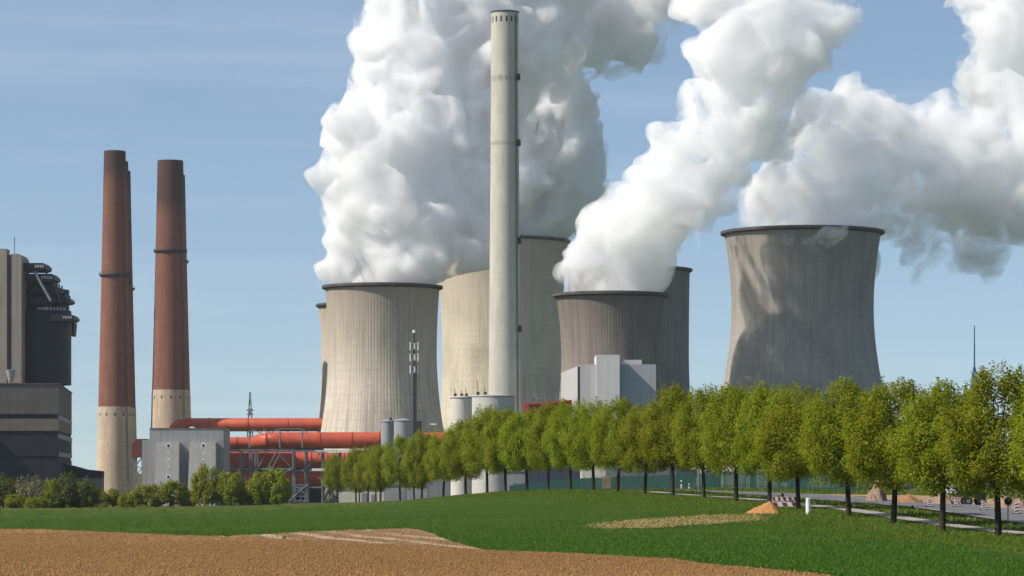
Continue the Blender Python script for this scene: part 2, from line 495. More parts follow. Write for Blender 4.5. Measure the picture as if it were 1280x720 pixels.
# --- ground: one sheet to the horizon
def make_ground():
    ys = np.concatenate([np.arange(-40, 60, 10), np.arange(60, 420, 4), np.arange(420, 900, 12), np.geomspace(900, 28000, 26)])
    u = np.concatenate([-np.geomspace(3, 12000, 44)[::-1], [0], np.geomspace(3, 12000, 44)])
    V = []
    for y in ys:
        xs = row_x(min(max(y, 0), 900)) * 0 + u
        V.append(np.stack([xs, np.full_like(xs, y), terr(xs, np.full_like(xs, y))], 1))
    V = np.concatenate(V); n = len(u)
    f = [(j * n + i, j * n + i + 1, (j + 1) * n + i + 1, (j + 1) * n + i) for j in range(len(ys) - 1) for i in range(n - 1)]
    o = np_mesh('ground', V, f, M_verge)
    o.data.polygons.foreach_set('use_smooth', [True] * len(f))
    return tag(o, kind='structure')
make_ground()

GREEN = [(-30, 636), (120, 634), (240, 631), (360, 628.5), (430, 627.5), (500, 626.5), (560, 623.5), (610, 621), (640, 619.5), (700, 617), (760, 617.5), (830, 622),
         (900, 632), (960, 643), (1020, 652), (1090, 663), (1160, 673), (1220, 684), (1300, 697), (1300, 740), (700, 740), (-30, 740)]
ground_sheet('green_field', GREEN, M_field, 0.05, 12, 2.0, 0.25, 2)
TILL = [(262, 672.5), (330, 669.5), (400, 665.5), (470, 663.5), (520, 662.5), (536, 668), (560, 677), (600, 688), (640, 693), (600, 700), (300, 700)]
ground_sheet('tilled_strip', TILL, M_till, 0.09, 8, 1.5, 0.55, 3)
BROWN = [(-30, 662.5), (60, 664.5), (140, 668), (220, 671.5), (290, 674), (380, 678), (480, 683), (560, 687.5), (620, 692), (700, 695), (780, 699.5), (840, 703),
         (880, 709.5), (930, 714), (985, 719.5), (1020, 723), (1060, 730), (1100, 744), (-30, 742)]
ground_sheet('ploughed_field', BROWN, M_brown, 0.13, 10, 2.0, 0.35, 4)
BARE = [(735, 659.5), (752, 655.5), (800, 651), (860, 647.5), (905, 645), (940, 645), (955, 648), (948, 652.5), (905, 656), (860, 658.5), (815, 661.5), (770, 662.5)]
ground_sheet('bare_soil_patch', BARE, M_bare, 0.10, 5, 1.0, 0.8, 5)

def ribbon(name, u0, u1, y0, y1, m, lift, step=6, kerb=False, wob=0.0):
    mb = MB(); ys = np.arange(y0, y1 + step, step)
    us = np.linspace(u0, u1, 7)
    V = []
    rng = np.random.default_rng(int(abs(u0) * 100) + 7)
    for y in ys:
        w = rng.normal(size=7) * wob
        xs = row_x(y) + us + np.where((np.arange(7) == 0) | (np.arange(7) == 6), w, 0)
        zc = terr(xs, np.full(7, y)) + lift
        V.append(np.stack([xs, np.full(7, y), zc], 1))
    V = np.concatenate(V)
    f = [(j * 7 + i, j * 7 + i + 1, (j + 1) * 7 + i + 1, (j + 1) * 7 + i) for j in range(len(ys) - 1) for i in range(6)]
    o = np_mesh(name, V, f, m); o.data.polygons.foreach_set('use_smooth', [True] * len(f))
    return tag(o, kind='structure')
ribbon('sandy_shoulder', 15.1, 25.0, 120, 262, M_sandy, 0.05, 3, wob=0.5)
ribbon('road', 8.0, 15.0, 110, 640, M_asphalt, 0.06)
ribbon('pavement', 1.9, 3.5, 110, 560, M_path, 0.07)
ribbon('kerb', 7.75, 7.98, 110, 560, M_path, 0.14)

M_marking = m_plain('road_paint', (0.72, 0.72, 0.70), 0.7, 0.1, 2.0)
ribbon('road_marking', 14.45, 14.6, 110, 560, M_marking, 0.075)

# ------------------------------------------------------------------ cooling towers
BASE = -11.6
M_rim = m_plain('tower_rim_concrete', (0.10, 0.085, 0.075), 0.9, 0.25, 0.3, spec=0.15)
M_rim_in = m_plain('tower_inner_concrete', (0.28, 0.26, 0.24), 0.9, 0.2, 0.2, spec=0.15)
def tower(name_label, cx, d, top, waist, mid, c, ribs, **kw):
    """top, waist, mid: (photo row, half width in photo px) seen from the camera"""
    x0 = X(cx, d); root = thing('cooling_tower', name_label, 'cooling tower', (x0, d, BASE), 'cooling towers of the power station')
    zt = Z(top[0], d); H = zt - BASE
    k = d / F
    zw = Z(waist[0], d); rt, rw = top[1] * k, waist[1] * k
    zm, rm = Z(mid[0], d), mid[1] * k
    cu = (zt - zw) / math.sqrt(max((rt / rw) ** 2 - 1, 1e-4)); cl = (zw - zm) / math.sqrt(max((rm / rw) ** 2 - 1, 1e-4))
    def rad(z): return rw * math.sqrt(1 + ((z - zw) / (cu if z > zw else cl)) ** 2)
    leg_h = 6.0
    zs = list(np.linspace(BASE + leg_h, zt - 1.4, 40))
    prof = [(rad(z), z) for z in zs]
    th = 0.7
    inner = [(rad(z) - th, z) for z in zs[::-1]]
    mb = MB(); mb.lathe(prof, (x0, d), 96)
    sharp_smooth(mb.build('shell', m_tower('shell_concrete', c, H, ribs, **kw), root))
    mb = MB(); mb.lathe(inner, (x0, d), 72)
    mb.build('inner_lining', M_rim_in, root, smooth=True)
    r = rad(zt)
    mb = MB(); mb.lathe([(r - th, zt - 1.45), (r + 0.15, zt - 1.45), (r + 1.3, zt - 0.9), (r + 1.3, zt + 0.1), (r + 0.9, zt + 0.1), (r + 0.9, zt - 0.6), (r - th, zt - 0.6), (r - th, zt - 1.45)], (x0, d), 96)
    sharp_smooth(mb.build('rim_walkway', M_rim, root), 30)
    mb = MB()
    r0, r1 = rad(BASE + leg_h) - 0.4, rad(BASE + leg_h) + 3.0
    for i in range(36):
        a = 2 * math.pi * i / 36
        for s in (-1, 1):
            b = a + s * math.pi / 36
            mb.tube([(x0 + r1 * math.cos(b), d + r1 * math.sin(b), BASE - 0.5), (x0 + r0 * math.cos(a), d + r0 * math.sin(a), BASE + leg_h + 0.3)], 0.45, 6)
    mb.build('raking_legs', M_rim_in, root)
    return root
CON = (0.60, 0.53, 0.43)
tower('squat pale cooling tower, streaked brown below its rim, behind the slim dark antenna mast', 478, 1150, (358, 71.5), (440, 68), (540, 77), CON, 110, dark_top=0.72, stain=0.6, seed=1)
tower('cooling tower all but hidden behind the streaked tower, only its left edge showing', 462, 1300, (381, 63.5), (455, 60), (545, 67), CON, 110, dark_top=0.4, stain=0.4, seed=5)
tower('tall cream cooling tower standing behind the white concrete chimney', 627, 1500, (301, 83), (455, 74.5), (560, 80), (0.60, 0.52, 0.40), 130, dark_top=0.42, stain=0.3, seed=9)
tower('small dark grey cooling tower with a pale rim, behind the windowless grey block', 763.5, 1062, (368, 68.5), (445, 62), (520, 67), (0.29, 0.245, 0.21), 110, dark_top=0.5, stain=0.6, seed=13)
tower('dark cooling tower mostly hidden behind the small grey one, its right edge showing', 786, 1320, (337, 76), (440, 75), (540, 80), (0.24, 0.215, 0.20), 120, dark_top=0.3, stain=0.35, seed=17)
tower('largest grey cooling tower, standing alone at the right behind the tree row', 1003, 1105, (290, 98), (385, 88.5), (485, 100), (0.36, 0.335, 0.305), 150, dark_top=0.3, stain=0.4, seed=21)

# ------------------------------------------------------------------ chimneys
M_dark = m_plain('dark_steel', (0.035, 0.036, 0.042), 0.6, 0.3, 1.0)
M_grey = m_plain('grey_steel', (0.22, 0.23, 0.25), 0.55, 0.25, 1.0)
def brick_chimney(label, cx, d, top_hw, base_hw, top_y, conc_y, ring_y, soot, ring_ext=0.9):
    k = d / F; x0 = X(cx, d); zt = Z(top_y, d); H = zt - BASE
    root = thing('brick_chimney', label, 'chimney', (x0, d, BASE), 'brick chimneys left of the pipes')
    def rad(z):
        f = (zt - z) / H; return (top_hw + (base_hw - top_hw) * (0.82 * f + 0.18 * f * f)) * k
    zc = Z(conc_y, d)
    mb = MB(); zs = np.linspace(zc, zt, 24)
    mb.lathe([(rad(z), z) for z in zs] + [(rad(zt) - 0.6, zt), (rad(zt) - 0.6, zt - 5)], (x0, d), 48)
    sharp_smooth(mb.build('brick_shaft', m_brick('chimney_brick', (0.235, 0.105, 0.072), H, soot), root), 30)
    mb = MB(); zs = np.linspace(BASE - 0.5, zc - 0.02, 10)
    mb.lathe([(rad(z) + 0.12, z) for z in zs] + [(rad(zc) - 0.2, zc)], (x0, d), 48)
    base = mb.build('concrete_base', m_brick('base_brick', (0.54, 0.42, 0.31), H, None), root); sharp_smooth(base, 30)
    for i in range(12):
        a = 2 * math.pi * (i + 0.3) / 12; z = zc - 3.2; r = rad(z) + 0.05
        u = Vector((math.cos(a), math.sin(a), 0)); w = Vector((-u.y, u.x, 0)); c = Vector((x0, d, z)) + u * r
        m2 = MB(); p = [c + w * sx * 0.45 + Vector((0, 0, sz * 0.9)) for sx, sz in ((-.7, -.6), (.7, -.6), (.7, .4), (.35, .7), (-.35, .7), (-.7, .4))]
        q = [v + u * 0.12 for v in p]
        m2.add(p + q, [tuple(range(6)), tuple(range(11, 5, -1))] + [(j, (j + 1) % 6, 6 + (j + 1) % 6, 6 + j) for j in range(6)])
        m2.build('vent_opening', M_dark, root)
    zr = Z(ring_y, d); r = rad(zr)
    mb = MB(); mb.lathe([(r + 0.02, zr - 0.9), (r + ring_ext, zr - 0.3), (r + ring_ext, zr + 0.35), (r + 0.02, zr + 0.4)], (x0, d), 48)
    for i in range(28):
        a = 2 * math.pi * i / 28
        mb.tube([(x0 + (r + ring_ext - .08) * math.cos(a), d + (r + ring_ext - .08) * math.sin(a), zr + .3), (x0 + (r + ring_ext - .08) * math.cos(a), d + (r + ring_ext - .08) * math.sin(a), zr + 1.35)], 0.05, 5)
    mb.build('ring_gallery', M_dark, root)
    a = math.atan2(-0.62, 0.78)
    mb = MB()
    zz = np.linspace(BASE + 8, zt - 1, 14)
    for s in (-.3, .3):
        mb.tube([(x0 + (rad(z) + .22) * math.cos(a) - s * math.sin(a), d + (rad(z) + .22) * math.sin(a) + s * math.cos(a), z) for z in zz], 0.07, 5)
    mb.build('ladder', M_dark, root)
    return root
brick_chimney('tallest brick chimney, sooty top, foremost of the left cluster of three', 143.5, 1195, 13.5, 23.6, 189, 508.5, 344, 0.90)
brick_chimney('brick chimney middle of the left cluster, a sliver behind the tallest one', 147, 1230, 13.1, 22.8, 202, 509, 352, 0.90)
brick_chimney('brick chimney rearmost of the left cluster, shaded sliver with a ring stub', 150.2, 1262, 12.8, 22.2, 214, 510, 361, 0.90)
brick_chimney('brick chimney with grey soot rising behind the grey concrete building', 213, 1232, 16, 26.5, 201, 487.5, 314, 0.835)
brick_chimney('shaded brick chimney showing as a sliver behind the one over the grey building', 216, 1296, 15.2, 25.2, 219, 489, 327, 0.84)

def concrete_chimney():
    d = 1000.0; k = d / F; x0 = X(631, d); zt = Z(15, d)
    root = thing('concrete_chimney', 'very tall pale concrete chimney rising in front of the steam, tallest thing in view', 'chimney', (x0, d, BASE))
    H = zt - BASE
    def rad(z):
        f = (zt - z) / H; return (17.0 + 4.4 * f ** 1.3) * k
    zs = np.linspace(BASE - .5, zt - 0.5, 40)
    t = NT('chimney_concrete')
    g = t.n('ShaderNodeTexCoord'); sep = t.n('ShaderNodeSeparateXYZ'); t.l(g.outputs['Object'], sep.inputs[0])
    v = t.coord((1, 1, .15)); c = (0.52, 0.49, 0.42)
    col = t.ramp(t.noise(t.coord((.2, .2, .06)), 1.2, 4), [(0.3, sc(c, .86)), (0.7, sc(c, 1.08))])
    col = t.mix(t.math('MULTIPLY', t.ramp(t.noise(v, 1.0, 5), [(0.5, 0.0), (0.75, 1.0)]), .4), col, sc(c, .6))
    ring = t.math('PINGPONG', sep.outputs[2], 1.25)
    col = t.mix(t.math('MULTIPLY', t.ramp(ring, [(0.0, 1.0), (0.12, 0.0)]), .22), col, sc(c, .55))
    hz = t.math('DIVIDE', t.math('ADD', sep.outputs[2], t.math('MULTIPLY', t.noise(v, 1.5, 4), 1.5)), H)
    def rowf(py): return (Z(py, d) - BASE) / H
    for py, hw in ((99, 3.2), (180, 2.0)):
        f0 = rowf(py) + .004; w = hw * k / H
        band = t.ramp(hz, [(max(0, f0 - w * 1.3), 0.0), (f0 - w * .8, 1.0), (f0 + w * .8, 1.0), (f0 + w * 1.3, 0.0)])
        st = t.ramp(t.noise(t.coord((1.3, 1.3, .1)), 1.6, 4), [(0.35, .1), (0.65, .9)])
        col = t.mix(t.math('MULTIPLY', t.math('MULTIPLY', band, st), .75), col, (0.20, .165, .14))
    t.bsdf(col, .9, t.noise(t.coord(), 1.5, 4), .2, .1, spec=.15)
    mb = MB(); mb.lathe([(rad(z), z) for z in zs], (x0, d), 64)
    sharp_smooth(mb.build('shaft', t.m, root), 40)
    r = rad(zt)
    mb = MB(); mb.lathe([(r, zt - .49), (r + .25, zt - .3), (r + .25, zt), (r - .7, zt), (r - .7, zt - 8)], (x0, d), 64)
    sharp_smooth(mb.build('cap_ring', M_rim, root), 30)
    for i in range(16):
        a = 2 * math.pi * i / 16 + .12; z = zt - 2.9
        u = Vector((math.cos(a), math.sin(a), 0)); w = Vector((-u.y, u.x, 0)); c0 = Vector((x0, d, z)) + u * (rad(z) - .1)
        m2 = MB(); p = [c0 + w * sx * .28 + Vector((0, 0, sz * .95)) for sx, sz in ((-1, -1), (1, -1), (1, 1), (-1, 1))]
        m2.add(p + [q + u * .14 for q in p], [(0, 1, 2, 3), (7, 6, 5, 4), (0, 1, 5, 4), (1, 2, 6, 5), (2, 3, 7, 6), (3, 0, 4, 7)])
        m2.build('flue_opening', M_dark, root)
    for py in (98, 180, 302, 412):
        z = Z(py, d); a = math.atan2(-.35, .93); r = rad(z)
        p = Vector((x0 + r * math.cos(a), d + r * math.sin(a), z))
        m2 = MB(); m2.box(p.x - .5, p.x + .9, p.y - 1.0, p.y + 1.0, z - .8, z + .2); m2.box(p.x - .4, p.x + .8, p.y - .9, p.y - .8, z + .2, z + 1.3)
        m2.build('landing', M_dark, root)
    a = math.atan2(-.62, .78); m2 = MB(); zz = np.linspace(BASE + 5, zt - 1, 10)
    for s in (-.3, .3): m2.tube([(x0 + (rad(z) + .2) * math.cos(a) + s * .6, d + (rad(z) + .2) * math.sin(a) + s * .78, z) for z in zz], .08, 5)
    m2.build('ladder', M_dark, root)
concrete_chimney()

# ------------------------------------------------------------------ boiler house at the left edge
def boiler_house():
    d = 1000.0; k = d / F
    root = thing('boiler_house', 'dark banded boiler house with pale stair tower and round bunkers at left edge', 'power plant building', (X(40, d), d, BASE))
    # footprint turned slightly so that its right flank shows
    c = Vector((X(73.5, d), d)); rx = Vector((X(90, 1122) - c.x, 122.0)).normalized(); fx = Vector((-rx.y, rx.x))   # flank direction, front direction (to the left)
    def P(a, b): return (c.x + fx.x * a + rx.x * b, c.y + fx.y * a + rx.y * b)
    M_clad = m_weathered('brown_grey_cladding', (0.145, 0.125, 0.115), .2, .2, .25, panel=(3.2, 40))
    M_tan = m_weathered('tan_cladding', (0.20, 0.155, 0.12), .15, .2, .2, panel=(3.2, 40))
    M_dclad = m_weathered('dark_and_shaded_cladding', (0.026, 0.026, 0.038), .2, .2, .2, panel=(3.2, 40))
    M_band = m_weathered('pale_band', (0.36, 0.34, 0.34), .15, .3, .3)
    rows = [(480, 517.5, 'upper_cladding', M_clad, 0), (523.5, 538.5, 'tan_cladding', M_tan, 0), (517.5, 523.5, 'dark_band', M_dclad, -.35),
            (538.5, 547, 'dark_band', M_dclad, -.35), (547, 570, 'shaded_lower_cladding', M_dclad, 0), (570, 574, 'dark_band', M_dclad, -.35), (574, 640, 'shaded_lower_cladding', M_dclad, 0)]  # lower rows coloured dark for the big shadow across the front
    for ya, yb, nm, m, ins in rows:
        z1, z0 = Z(ya, d), max(Z(yb, d), BASE - .5); i = -ins
        mb = MB(); mb.prism([P(0 + i, 0 + i), P(60, 0 + i), P(60, 120), P(0 + i, 120)], z0, z1); mb.build(nm, m, root)
    for py in (520.5, 544, 567):          # pale bands on the flank
        z = Z(py, d); mb = MB()
        mb.prism([P(-.15, .8), P(.4, .8), P(.4, 120), P(-.15, 120)], z - 1.1, z + .5); mb.build('flank_band', M_band, root)
    mb = MB(); mb.prism([P(-.3, -.3), P(60, -.3), P(60, 120.3), P(-.3, 120.3)], Z(480, d), Z(479, d)); mb.build('parapet', M_clad, root)
    # stair tower
    M_stair = m_weathered('stair_tower_concrete', (0.33, 0.28, 0.23), .15, .1, .5, panel=(1.5, 5))
    M_glz = m_plain('dark_window_strip', (0.05, 0.045, 0.05), .35, .3, .5)  # dark strip between the pale tower faces
    z0, z1 = Z(479, d), Z(315, d); x1 = X(22, d); dd = d + 8
    mb = MB(); pts = [(X(9.5, d), z0), (x1, z0), (x1, Z(321, d)), (X(20.5, d), Z(317, d)), (X(18, d), z1), (X(9.5, d), z1)]
    mb.xsec(pts, dd, dd + 16); mb.build('stair_tower', M_stair, root)
    mb = MB(); mb.box(X(3.5, d), X(9.5, d), dd + 1.0, dd + 15, z0, z1 - .2); mb.build('window_strip', M_glz, root)
    mb = MB(); mb.box(X(-25, d), X(3.5, d), dd, dd + 16, z0, z1 + .01); mb.build('stair_tower', M_stair, root)
    mb = MB(); mb.box(X(-10, d), X(1.5, d), dd + 2, dd + 9, z1 + .01, Z(308, d)); mb.build('roof_hut', M_stair, root)
    mb = MB(); mb.tube([(X(10, d), dd + 5, z1), (X(10, d), dd + 5, Z(292, d))], .12, 6); mb.build('mast', M_dark, root)
    # round bunkers
    M_bunk = m_weathered('dark_bunker_steel', (0.018, 0.019, 0.028), .25, .2, .3, rough=.55, panel=(4, 6))
    def cyl(nm, pxa, pxb, ya, yb, dy, m=M_bunk, cone=None):
        cx = (X(pxa, d) + X(pxb, d)) / 2; r = (X(pxb, d) - X(pxa, d)) / 2; cyy = d + 14 + r + dy
        mb = MB(); prof = [(r, Z(yb, d)), (r, Z(ya, d))]
        if cone: prof.append((cone * k, Z(ya, d) + .8))
        else: prof.append((.05, Z(ya, d) + .01))
        mb.lathe(prof, (cx, cyy), 40); return sharp_smooth(mb.build(nm, m, root), 30)
    cyl('bunker', 8, 76, 384, 479, 0)
    cyl('bunker', 14, 73, 357, 384, 2)
    cyl('bunker', 14, 58, 344, 357, 5)
    M_rail = m_plain('pale_railing', (0.33, .33, .34), .6, .2, 2)
    def deck(pxa, pxb, ya, yb, pale=True, y0=0):
        m2 = MB(); a, b = X(pxa, d), X(pxb, d); zt, zb = Z(ya, d), Z(yb, d); h = zt - zb
        yf = d + 12 + y0
        m2.xsec([(a, zt), (b - h * .35, zt), (b, zt - h * .4), (b, zb + h * .25), (b - h * .5, zb), (a, zb)], yf, yf + 14)
        o = m2.build('conveyor_gallery', M_bunk, root)
        if pale:
            n = 4
            for i in range(n):
                f = .55 + i * .1; m3 = MB(); xa = a + (b - a) * f; m3.box(xa, xa + (b - a) * .07, yf - .12, yf - .01, zb + h * .38, zb + h * .75)
                m3.build('window', M_rail, root)
    deck(20, 50, 325.5, 335, True, 0)
    deck(24, 60.5, 339, 349, True, 1)
    deck(30, 69, 356, 364, False, 2)
    deck(30, 79, 369, 376, False, 1)
    deck(56, 86, 391, 399, True, -1)
    mb = MB(); mb.tube([(X(37, d), d + 10, Z(337, d)), (X(58, d), d + 10, Z(374, d))], .5, 6); mb.build('stair', M_grey, root)
    mb = MB(); mb.tube([(X(62, d), d + 10.4, Z(350, d)), (X(70, d), d + 10.4, Z(376, d))], .4, 6); mb.build('stair', M_bunk, root)
    for px, ya, yb in ((66, 352, 362), (69.5, 354, 363), (75, 366, 374), (79.5, 367, 374), (50, 334, 340), (58.5, 347, 356)):
        mb = MB(); mb.tube([(X(px, d), d + 14, Z(yb, d)), (X(px, d), d + 14, Z(ya, d))], .3, 6); mb.build('rail_post', M_dark, root)
    mb = MB(); z = Z(383.5, d)
    for i in range(9):
        xa = X(38 + i * 4, d); mb.box(xa, xa + S(2.8, d), d + 13.2 + abs(i - 3) * .6, d + 13.5 + abs(i - 3) * .6, z - .4, z + .7)
    mb.build('walkway_railing', M_rail, root)
    mb = MB(); mb.xsec([(X(70, d), Z(398, d)), (X(77, d), Z(398, d)), (X(75.5, d), Z(415, d)), (X(72, d), Z(415, d))], d + 30, d + 36); mb.build('chute', M_bunk, root)
    # hopper cone in front
    mb = MB(); mb.lathe([(S(3.2, d), Z(476, d)), (S(6, d), Z(463, d)), (S(6.3, d), Z(462, d)), (.05, Z(461.5, d))], (X(11.5, d), d + 3), 20)
    sharp_smooth(mb.build('hopper', M_rail, root), 30)
    mb = MB(); mb.tube([(X(10.5, d), d + 3, Z(480, d)), (X(10.5, d), d + 3, Z(474, d))], .5, 8); mb.build('hopper_pipe', M_rail, root)
    # gallery to the right of the block
    mb = MB(); yy = d + 40
    mb.xsec([(X(80, yy), Z(597, yy)), (X(80, yy), Z(580, yy)), (X(92, yy), Z(582.5, yy)), (X(108, yy), Z(587, yy)), (X(128, yy), Z(589, yy)), (X(128, yy), Z(597, yy))], yy, yy + 5); mb.build('sloping_gallery', M_bunk, root)
    mb = MB(); mb.box(X(80, yy), X(128, yy), yy + .5, yy + 4.5, BASE, Z(597, yy)); mb.build('gallery_wall', M_band, root)
boiler_house()
# unseen further plant block outside the frame, added to shade the boiler house
def shade_house():
    root = thing('boiler_house', 'tall plain unseen block beyond the left edge, added to shade the boiler house', 'power plant building', (-240, 985, BASE))
    m = m_weathered('cladding_far_left', (0.25, .22, .2), .15, .2, .3, panel=(4, 12))
    mb = MB(); mb.box(-290, -232, 960, 1040, BASE, 66); mb.build('wall', m, root)
    mb = MB(); mb.box(-285, -245, 965, 1035, 66, 74); mb.build('roof_storey', m, root)
shade_house()

# ------------------------------------------------------------------ low buildings by the pipes
M_lgrey = m_weathered('grey_concrete_wall', (0.33, 0.32, 0.32), .2, .15, .55, panel=(4, 60))
M_pale = m_weathered('pale_concrete_slab', (0.46, 0.43, 0.41), .12, .25, .35)
M_cream = m_weathered('cream_render', (0.62, 0.56, 0.47), .1, .1, .35)
M_white = m_plain('white_paint', (0.78, 0.77, 0.74), .6, .06, .8)
M_redbrown = m_weathered('dark_red_cladding', (0.16, 0.045, 0.04), .2, .3, .3)
M_galv = m_plain('galvanised_steel', (0.17, .18, .20), .5, .2, 1.5)
def grey_building():
    d = 985.0
    root = thing('filter_building', 'grey concrete building with two leaning pale slabs on its front, left of the pipes', 'building', (X(232, d), d, BASE))
    mb = MB(); mb.box(X(187, d), X(279.5, d), d, d + 22, BASE, Z(535.5, d)); mb.build('main_block', M_lgrey, root)
    mb = MB(); mb.box(X(177, d), X(187, d), d + 1.5, d + 20, BASE, Z(550, d)); mb.build('side_wing', M_lgrey, root)
    for a, b in ((197.5, 225.5), (239, 271)):
        t0, t1 = Z(553, d), BASE
        mb = MB(); y1, y0 = d - 3.6, d - 4.4
        xa, xb, xa2 = X(a, d), X(b, d), X(a - 3, d)
        V = [(xa2, y0 - 1, t1), (xb, y0 - 1, t1), (xb, y0, t0), (xa, y0, t0), (xa2, d - .02, t1), (xb, d - .02, t1), (xb, d - .02, t0), (xa, d - .02, t0)]
        mb.add(V, [(0, 1, 2, 3), (1, 5, 6, 2), (4, 0, 3, 7), (3, 2, 6, 7), (5, 4, 7, 6), (4, 5, 1, 0)])
        sl = mb.build('leaning_slab', M_pale, root)
        cx = (a + b) / 2 + 1
        for py, r in ((557, .9), (566, .35), (574, .35), (583, .35), (596, .9)):
            m2 = MB(); c = Vector((X(cx, d), y0 + .1 - (t0 - Z(py, d)) / (t0 - t1), Z(py, d)))
            m2.tube([c, c + Vector((0, -.12, 0))], r, 10); m2.build('round_vent', M_white, root)
            if r > .5:
                m3 = MB(); m3.tube([c + Vector((0, -.12, 0)), c + Vector((0, -.17, 0))], r * .55, 10); m3.build('vent_grille', M_dark, root)
    mb = MB(); mb.box(X(186.5, d), X(280, d), d - .25, d + 22.3, Z(535.5, d), Z(535, d)); mb.build('roof_edge', M_galv, root)
    for px in (236, 238.5):
        mb = MB(); mb.lathe([(.5, Z(535, d)), (.5, Z(533.4, d)), (.05, Z(533, d))], (X(px, d), d + 8), 12); mb.build('roof_vent', M_white, root)
    # dark red lift hut and stair frame at the left
    root = thing('stair_tower', 'dark red hut on a steel stair frame between chimney and grey building', 'stair tower', (X(170, d), d, BASE))
    mb = MB(); mb.xsec([(X(163, d), Z(556, d)), (X(170, d), Z(548.5, d)), (X(182, d), Z(548.5, d)), (X(182, d), Z(549.5, d)), (X(176.5, d), Z(560, d)), (X(176.5, d), Z(572, d)), (X(163, d), Z(572, d))], d + 3, d + 9)
    mb.build('hut', M_redbrown, root)
    for px in (166, 176):
        for y in (d + 3.2, d + 8.5):
            mb = MB(); mb.box(X(px, d) - .2, X(px, d) + .2, y, y + .4, BASE, Z(572, d)); mb.build('post', M_galv, root)
    for py in (571.5, 584, 597, 610):
        mb = MB(); mb.box(X(165.5, d), X(176.5, d), d + 3.1, d + 3.3, Z(py, d) - .15, Z(py, d) + .15); mb.build('beam', M_galv, root)
    for a, b in ((597, 584), (610, 597), (584, 571.5)):
        mb = MB(); mb.tube([(X(166, d), d + 4.5, Z(a, d)), (X(176, d), d + 4.5, Z(b, d))], .2, 5); mb.build('stair_flight', M_galv, root)
grey_building()

# ------------------------------------------------------------------ red pipes and their racks
def m_red():
    t = NT('red_pipe_sheeting'); v = t.coord(); c = (0.52, 0.085, 0.035)
    col = t.ramp(t.noise(v, .25, 5, .6), [(0.3, sc(c, .78)), (0.7, sc(c, 1.15))])
    col = t.mix(t.math('MULTIPLY', t.ramp(t.noise(t.coord((2, 1, .2)), .7, 4), [(0.5, 0.0), (0.8, 1.0)]), .45), col, (0.30, .13, .09))
    s = t.n('ShaderNodeTexCoord'); sep = t.n('ShaderNodeSeparateXYZ'); t.l(s.outputs['Object'], sep.inputs[0])
    j = t.math('PINGPONG', sep.outputs[0], 2.0)
    col = t.mix(t.math('MULTIPLY', t.ramp(j, [(0.0, 1.0), (0.10, 0.0)]), .5), col, sc(c, .45))
    t.bsdf(col, .5, spec=.4); return t.m
M_red = m_red()
def pipe(label, d, pts, r_px, ribs=(), group='red gas pipes on racks'):
    p3 = [W(px, py, d + dy) for px, py, dy in pts]
    r = [S(x, d) for x in r_px] if isinstance(r_px, (list, tuple)) else S(r_px, d)
    base = Vector((p3[0].x, d, BASE))
    root = thing('flue_pipe', label, 'pipe', base, group)
    mb = MB(); mb.tube(p3, r, 28); sharp_smooth(mb.build('casing', M_red, root), 35)
    rr = r[-1] if isinstance(r, list) else r
    for px in ribs:
        py = np.interp(px, [q[0] for q in pts], [q[1] for q in pts]); m2 = MB()
        m2.tube([W(px, py, d) - Vector((.22, 0, 0)), W(px, py, d) + Vector((.22, 0, 0))], rr + .22, 28); sharp_smooth(m2.build('flange', M_red, root), 35)
    return root
pipe('long red pipe, highest of all, running into the left cooling tower', 1205, [(214, 542, 8), (219, 536, 5), (225, 532, 2), (234, 531, 0), (410, 531, 0), (470, 531, 0)], 8.3, (238, 262, 310, 360))
pipe('narrow red pipe between grey building and the fat elbow', 1075, [(270, 554, 0), (322, 554, 0), (345, 554, 0)], 7.6, (296,))
pipe('fat red pipe with a rounded elbow, crossing in front of the pale tower', 1045, [(318, 553.5, 14), (322, 552, 7), (328, 551, 2), (336, 550.7, 0), (346, 550.5, 0), (480, 550.5, 0), (560, 550.5, 0)], [7.6, 8.5, 9.6, 10.3, 10.3, 10.3, 10.3], (333, 350, 400, 440, 474))
pipe('shaded red pipe second from the bottom, behind the steel braces', 1080, [(270, 574.5, 0), (400, 574.5, 0), (470, 574.5, 0)], 9.8, (330, 365, 389, 409, 430))
pipe('lowest red pipe, just above the bushes and the scaffold', 1082, [(270, 597, 0), (400, 597, 0), (470, 597, 0)], 9.8, (330, 365, 389, 409, 430))
def rack(label, d, x0, x1, posts, beams, braces, dep=9.0, ledge=()):
    root = thing('pipe_rack', label, 'steel rack', (X((x0 + x1) / 2, d), d, BASE), 'steel racks carrying the pipes')
    for px in posts:
        for y in (d, d + dep):
            mb = MB(); mb.box(X(px, d) - .28, X(px, d) + .28, y, y + .5, BASE, Z(beams[0], d) + .3); mb.build('post', M_galv, root)
    for py in beams:
        for y in (d - .12, d + dep - .12):
            mb = MB(); mb.box(X(x0, d), X(x1, d), y, y + .4, Z(py, d) - .35, Z(py, d) + .3); mb.build('beam', M_galv, root)
    for (ax, ay, bx, by) in braces:
        mb = MB(); mb.tube([W(ax, ay, d - .25), W(bx, by, d - .25)], .18, 5); mb.build('brace', M_galv, root)
    for (ax, bx, py) in ledge:
        mb = MB(); mb.box(X(ax, d), X(bx, d), d - 1.2, d + .6, Z(py, d) - .5, Z(py, d) + .45); mb.build('pale_ledge', M_white, root)
rack('grey steel rack with diagonal braces under the fat pipe elbow', 1038, 279, 367, (300, 312, 319, 366), (562.5, 586), [(322, 586, 334, 564), (334, 586, 346, 564), (346, 564, 365, 586), (282, 564, 292, 586), (352, 564, 340, 586), (300, 606, 312, 586), (319, 608, 366, 586)])
